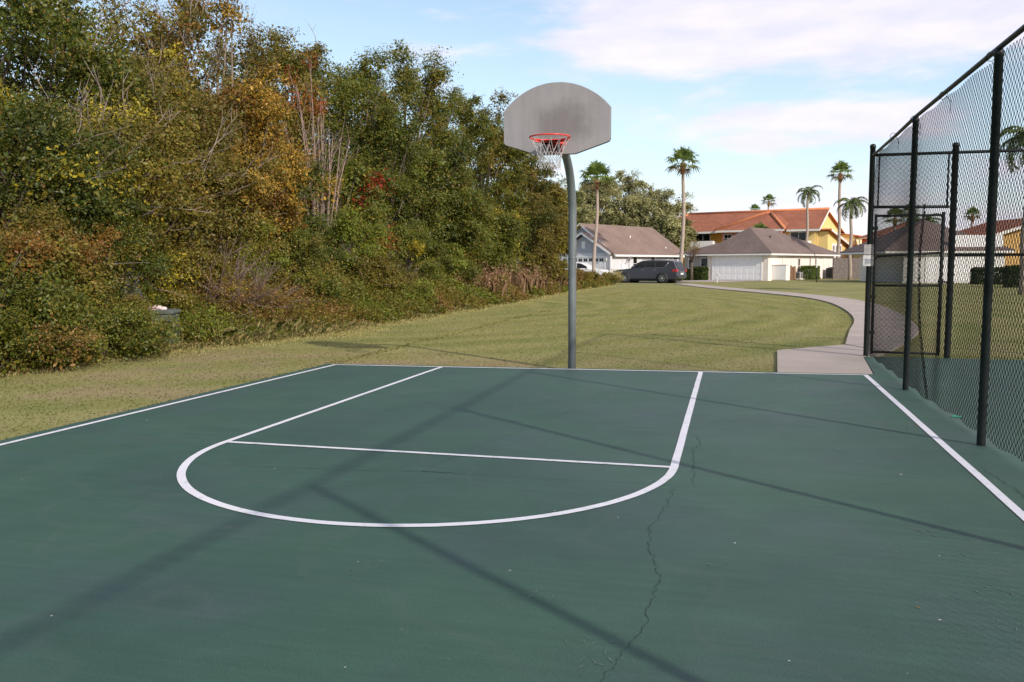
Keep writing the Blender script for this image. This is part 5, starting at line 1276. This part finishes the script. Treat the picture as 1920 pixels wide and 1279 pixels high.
# ------------------------------------------------------------------ vehicles
def wheel(t, x, y, r, side):
    b = MB(); w = .13
    b.lathe([(r * .62, -w), (r * .93, -w), (r, -w * .7), (r, w * .7), (r * .93, w), (r * .62, w)], 24, (x, y, r), 'y'); wo_ = b.build('wheel', MT['rubber'], t)
    b = MB(); yo = w * side * .86
    b.lathe([(.001, yo + .03 * side), (r * .12, yo + .03 * side), (r * .16, yo - .01 * side)], 16, (x, y, r), 'y'); b.lathe([(r * .56, yo), (r * .63, yo + .01 * side), (r * .66, yo - .03 * side)], 24, (x, y, r), 'y')
    for i in range(6):
        a = i * PI / 3; c, s = math.cos(a), math.sin(a); q = r * .055
        pts = [(x + c * r * .1 - s * q, z, r + s * r * .1 + c * q) for z in (y + yo,)] 
        b.add([(x + c * r * .1 - s * q, y + yo, r + s * r * .1 + c * q), (x + c * r * .1 + s * q, y + yo, r + s * r * .1 - c * q), (x + c * r * .6 + s * q * 1.6, y + yo, r + s * r * .6 - c * q * 1.6), (x + c * r * .6 - s * q * 1.6, y + yo, r + s * r * .6 + c * q * 1.6)], [(0, 1, 2, 3)])
    b.build('rim', MT['alloy'], wo_)
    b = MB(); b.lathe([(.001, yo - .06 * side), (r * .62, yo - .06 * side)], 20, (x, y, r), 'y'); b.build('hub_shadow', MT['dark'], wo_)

def car(loc, rz, label, paint, L, Wd, lower, upper, wheels, wr, glassA, beltz, roofz, rear, front, name='suv', cat='car', flip=False):
    t = empty(name, loc, rz, label, cat)
    hw = Wd / 2
    # body sides: outline in x-z with wheel arches, rounded in section
    def shell(poly, prof, nm, m):
        b = MB(); n = len(poly); rows = []
        for yy, ins, zin in prof:
            cx = sum(p[0] for p in poly) / n; zmin = min(p[1] for p in poly)
            rows.append([(p[0] + (cx - p[0]) * ins, yy, p[1] - zin * (p[1] - zmin)) for p in poly])
        vs = [v for r_ in rows for v in r_]; fs = []
        for j in range(len(rows) - 1):
            for i in range(n): i2 = (i + 1) % n; fs.append((j * n + i, j * n + i2, (j + 1) * n + i2, (j + 1) * n + i))
        fs.append(tuple(range(n))); fs.append(tuple(reversed(range((len(rows) - 1) * n, len(rows) * n))))
        b.add(vs, fs, 0, False); return b.build(nm, m, t, bevel=.02)
    arch = []
    body = shell(lower, [(-hw + .0, .018, .02), (-hw * .985, .004, .004), (-hw * .93, 0, 0), (0, -.006, 0), (hw * .93, 0, 0), (hw * .985, .004, .004), (hw, .018, .02)], 'body', paint)
    cab = shell(upper, [(-hw * .80, .03, .04), (-hw * .76, .0, .0), (0, -.004, -.012), (hw * .76, 0, .0), (hw * .80, .03, .04)], 'cabin', paint)
    # side glass follows the leaning cabin sides
    for sgn in (-1, 1):
        for gi, poly in enumerate(glassA):
            b = MB(); vs = []
            for x, z in poly:
                f = (z - beltz) / (roofz - beltz); yy = hw * (.812) ; vs.append((x, sgn * (yy), z))
            vs2 = [(v[0], v[1] - sgn * .03, v[2]) for v in vs]; n = len(vs)
            b.add(vs + vs2, [tuple(range(n)), tuple(reversed(range(n, 2 * n)))] + [(i, i + n, (i + 1) % n + n, (i + 1) % n) for i in range(n)])
            b.build('side_window', MT['glass'], t)
    for nm, (x0, z0, x1, z1, w0, w1, off) in (('rear_window', rear), ('windscreen', front)):
        b = MB(); b.add([(x0, -w0, z0), (x0, w0, z0), (x1, w1, z1), (x1, -w1, z1), (x0 - off, -w0, z0), (x0 - off, w0, z0), (x1 - off, w1, z1), (x1 - off, -w1, z1)], [(0, 1, 2, 3), (7, 6, 5, 4), (0, 4, 5, 1), (1, 5, 6, 2), (2, 6, 7, 3), (3, 7, 4, 0)]); b.build(nm, MT['glass'], t)
    for x in wheels:
        for sgn in (-1, 1):
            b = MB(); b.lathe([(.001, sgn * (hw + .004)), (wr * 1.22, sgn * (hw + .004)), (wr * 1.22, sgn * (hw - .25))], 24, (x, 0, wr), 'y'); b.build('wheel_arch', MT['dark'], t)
            wheel(t, x, sgn * (hw - .10), wr, sgn)
    return t
grey_paint = mat('grey_car_paint', (.070, .075, .092), (.062, .067, .082), .24, 1, metal=.5)
white_paint = mat('white_car_paint', (.78, .77, .76), (.74, .73, .72), .25, 1)
# grey SUV, nose to the left (local -x), length 5.3 m
lower = [(-2.66, .42), (-2.62, .30), (2.50, .32), (2.62, .42), (2.66, .62), (2.60, .95), (2.56, 1.18), (2.40, 1.26), (-1.10, 1.22), (-1.30, 1.20), (-2.30, 1.10), (-2.55, 1.00), (-2.66, .80)]
upper = [(-1.28, 1.19), (-1.0, 1.42), (-.62, 1.70), (-.25, 1.86), (.3, 1.92), (1.6, 1.90), (2.20, 1.84), (2.32, 1.78), (2.48, 1.40), (2.56, 1.20)]
gl = [[(-.92, 1.27), (-.55, 1.62), (-.15, 1.78), (-.02, 1.79), (-.02, 1.28)], [(.06, 1.28), (.06, 1.79), (.80, 1.79), (.80, 1.29)], [(.90, 1.30), (.90, 1.79), (1.60, 1.77), (1.85, 1.70), (1.60, 1.40), (1.45, 1.31)]]
suv = car(far(1217, 68.5) + Vector((0, 0, -.02)), SA, 'dark grey SUV parked side-on in front of the grey house', grey_paint, 5.3, 2.02, lower, upper, (-1.62, 1.46), .40, gl, 1.2, 1.92,
          (2.555, 1.27, 2.385, 1.74, .72, .66, .02), (-1.20, 1.28, -.45, 1.80, .74, .66, -.02))
suv.scale = (1.05, 1, .94)
b = MB(); b.box(-2.4, 2.4, -.8, .8, .16, .33); b.build('underbody', MT['dark'], suv)
red_l = mat('tail_lens', (.45, .03, .03), (.35, .02, .02), .2, 8); clr = mat('lamp_lens', (.7, .7, .7), None, .1)
for s in (-1, 1):
    b = MB(); b.prism([(2.22, .98), (2.66, .94), (2.62, 1.16), (2.36, 1.14)], s * .78, 'y', s * 1.017); b.build('tail_light', red_l, suv)
    b = MB(); b.prism([(-2.655, .78), (-2.25, .92), (-2.30, 1.02), (-2.60, .93)], s * .70, 'y', s * 1.013); b.build('headlight', clr, suv)
    b = MB(); b.box(-.98, -.80, s * 1.02 - .12, s * 1.02 + .12, 1.24, 1.42); b.build('mirror', grey_paint, suv, bevel=.04)
    b = MB(); b.tube([(-.3, s * .72, 1.965), (1.9, s * .70, 1.95)], .02, 6); b.build('roof_rail', MT['alloy'], suv)
    for x in (-.2, .78): b = MB(); b.box(x, x + .22, s * 1.012 - .012, s * 1.012 + .012, 1.08, 1.11); b.build('door_handle', MT['alloy'], suv)
    b = MB(); b.tube([(-.98, s * .83, 1.25), (.9, s * .83, 1.27), (1.45, s * .83, 1.29), (1.62, s * .83, 1.39), (1.9, s * .825, 1.72)], .018, 5); b.build('window_trim', MT['alloy'], suv)
    b = MB(); b.box(-1.1, .95, s * 1.01 - .015, s * 1.01 + .015, .36, .42); b.build('sill_trim', MT['dark'], suv)
b = MB(); b.box(2.64, 2.70, -.9, .9, .42, .58); b.build('bumper', grey_paint, suv, bevel=.02)
b = MB(); b.box(2.60, 2.672, -.55, .55, .88, .95); b.build('tailgate_trim', MT['alloy'], suv)
b = MB(); b.box(2.58, 2.675, -.26, .26, .70, .84); b.build('number_plate', MT['white'], suv)
# white estate car, nose to the right, mostly behind the brush
lower = [(-2.30, .40), (2.30, .36), (2.42, .55), (2.36, .82), (2.05, .98), (1.15, 1.06), (-2.25, 1.08), (-2.38, .80)]
upper = [(-2.30, 1.05), (-2.15, 1.40), (-1.95, 1.60), (-.6, 1.68), (.15, 1.62), (.60, 1.40), (1.20, 1.05)]
gl = [[(-1.95, 1.12), (-1.85, 1.52), (-1.15, 1.57), (-1.15, 1.12)], [(-1.05, 1.12), (-1.05, 1.57), (-.35, 1.58), (-.35, 1.12)], [(-.25, 1.12), (-.25, 1.58), (.15, 1.54), (.55, 1.34), (.85, 1.12)]]
wc = car(far(1092, 77), SA + R(8), 'white car half hidden by the brush in front of the grey house garage', white_paint, 4.7, 1.85, lower, upper, (-1.45, 1.45), .33, gl, 1.06, 1.68,
         (-2.30, 1.12, -2.05, 1.52, .66, .58, -.02), (1.08, 1.12, .25, 1.56, .66, .58, .02), name='white_car')
for s in (-1, 1):
    b = MB(); b.prism([(2.05, .72), (2.37, .66), (2.36, .80), (2.10, .88)], s * .60, 'y', s * .932); b.build('headlight', clr, wc)
    b = MB(); b.prism([(-2.36, .72), (-2.15, .72), (-2.15, 1.0), (-2.30, 1.0)], s * .62, 'y', s * .932); b.build('tail_light', red_l, wc)
    b = MB(); b.box(.75, .92, s * .93 - .10, s * .93 + .10, 1.06, 1.20); b.build('mirror', white_paint, wc, bevel=.03)
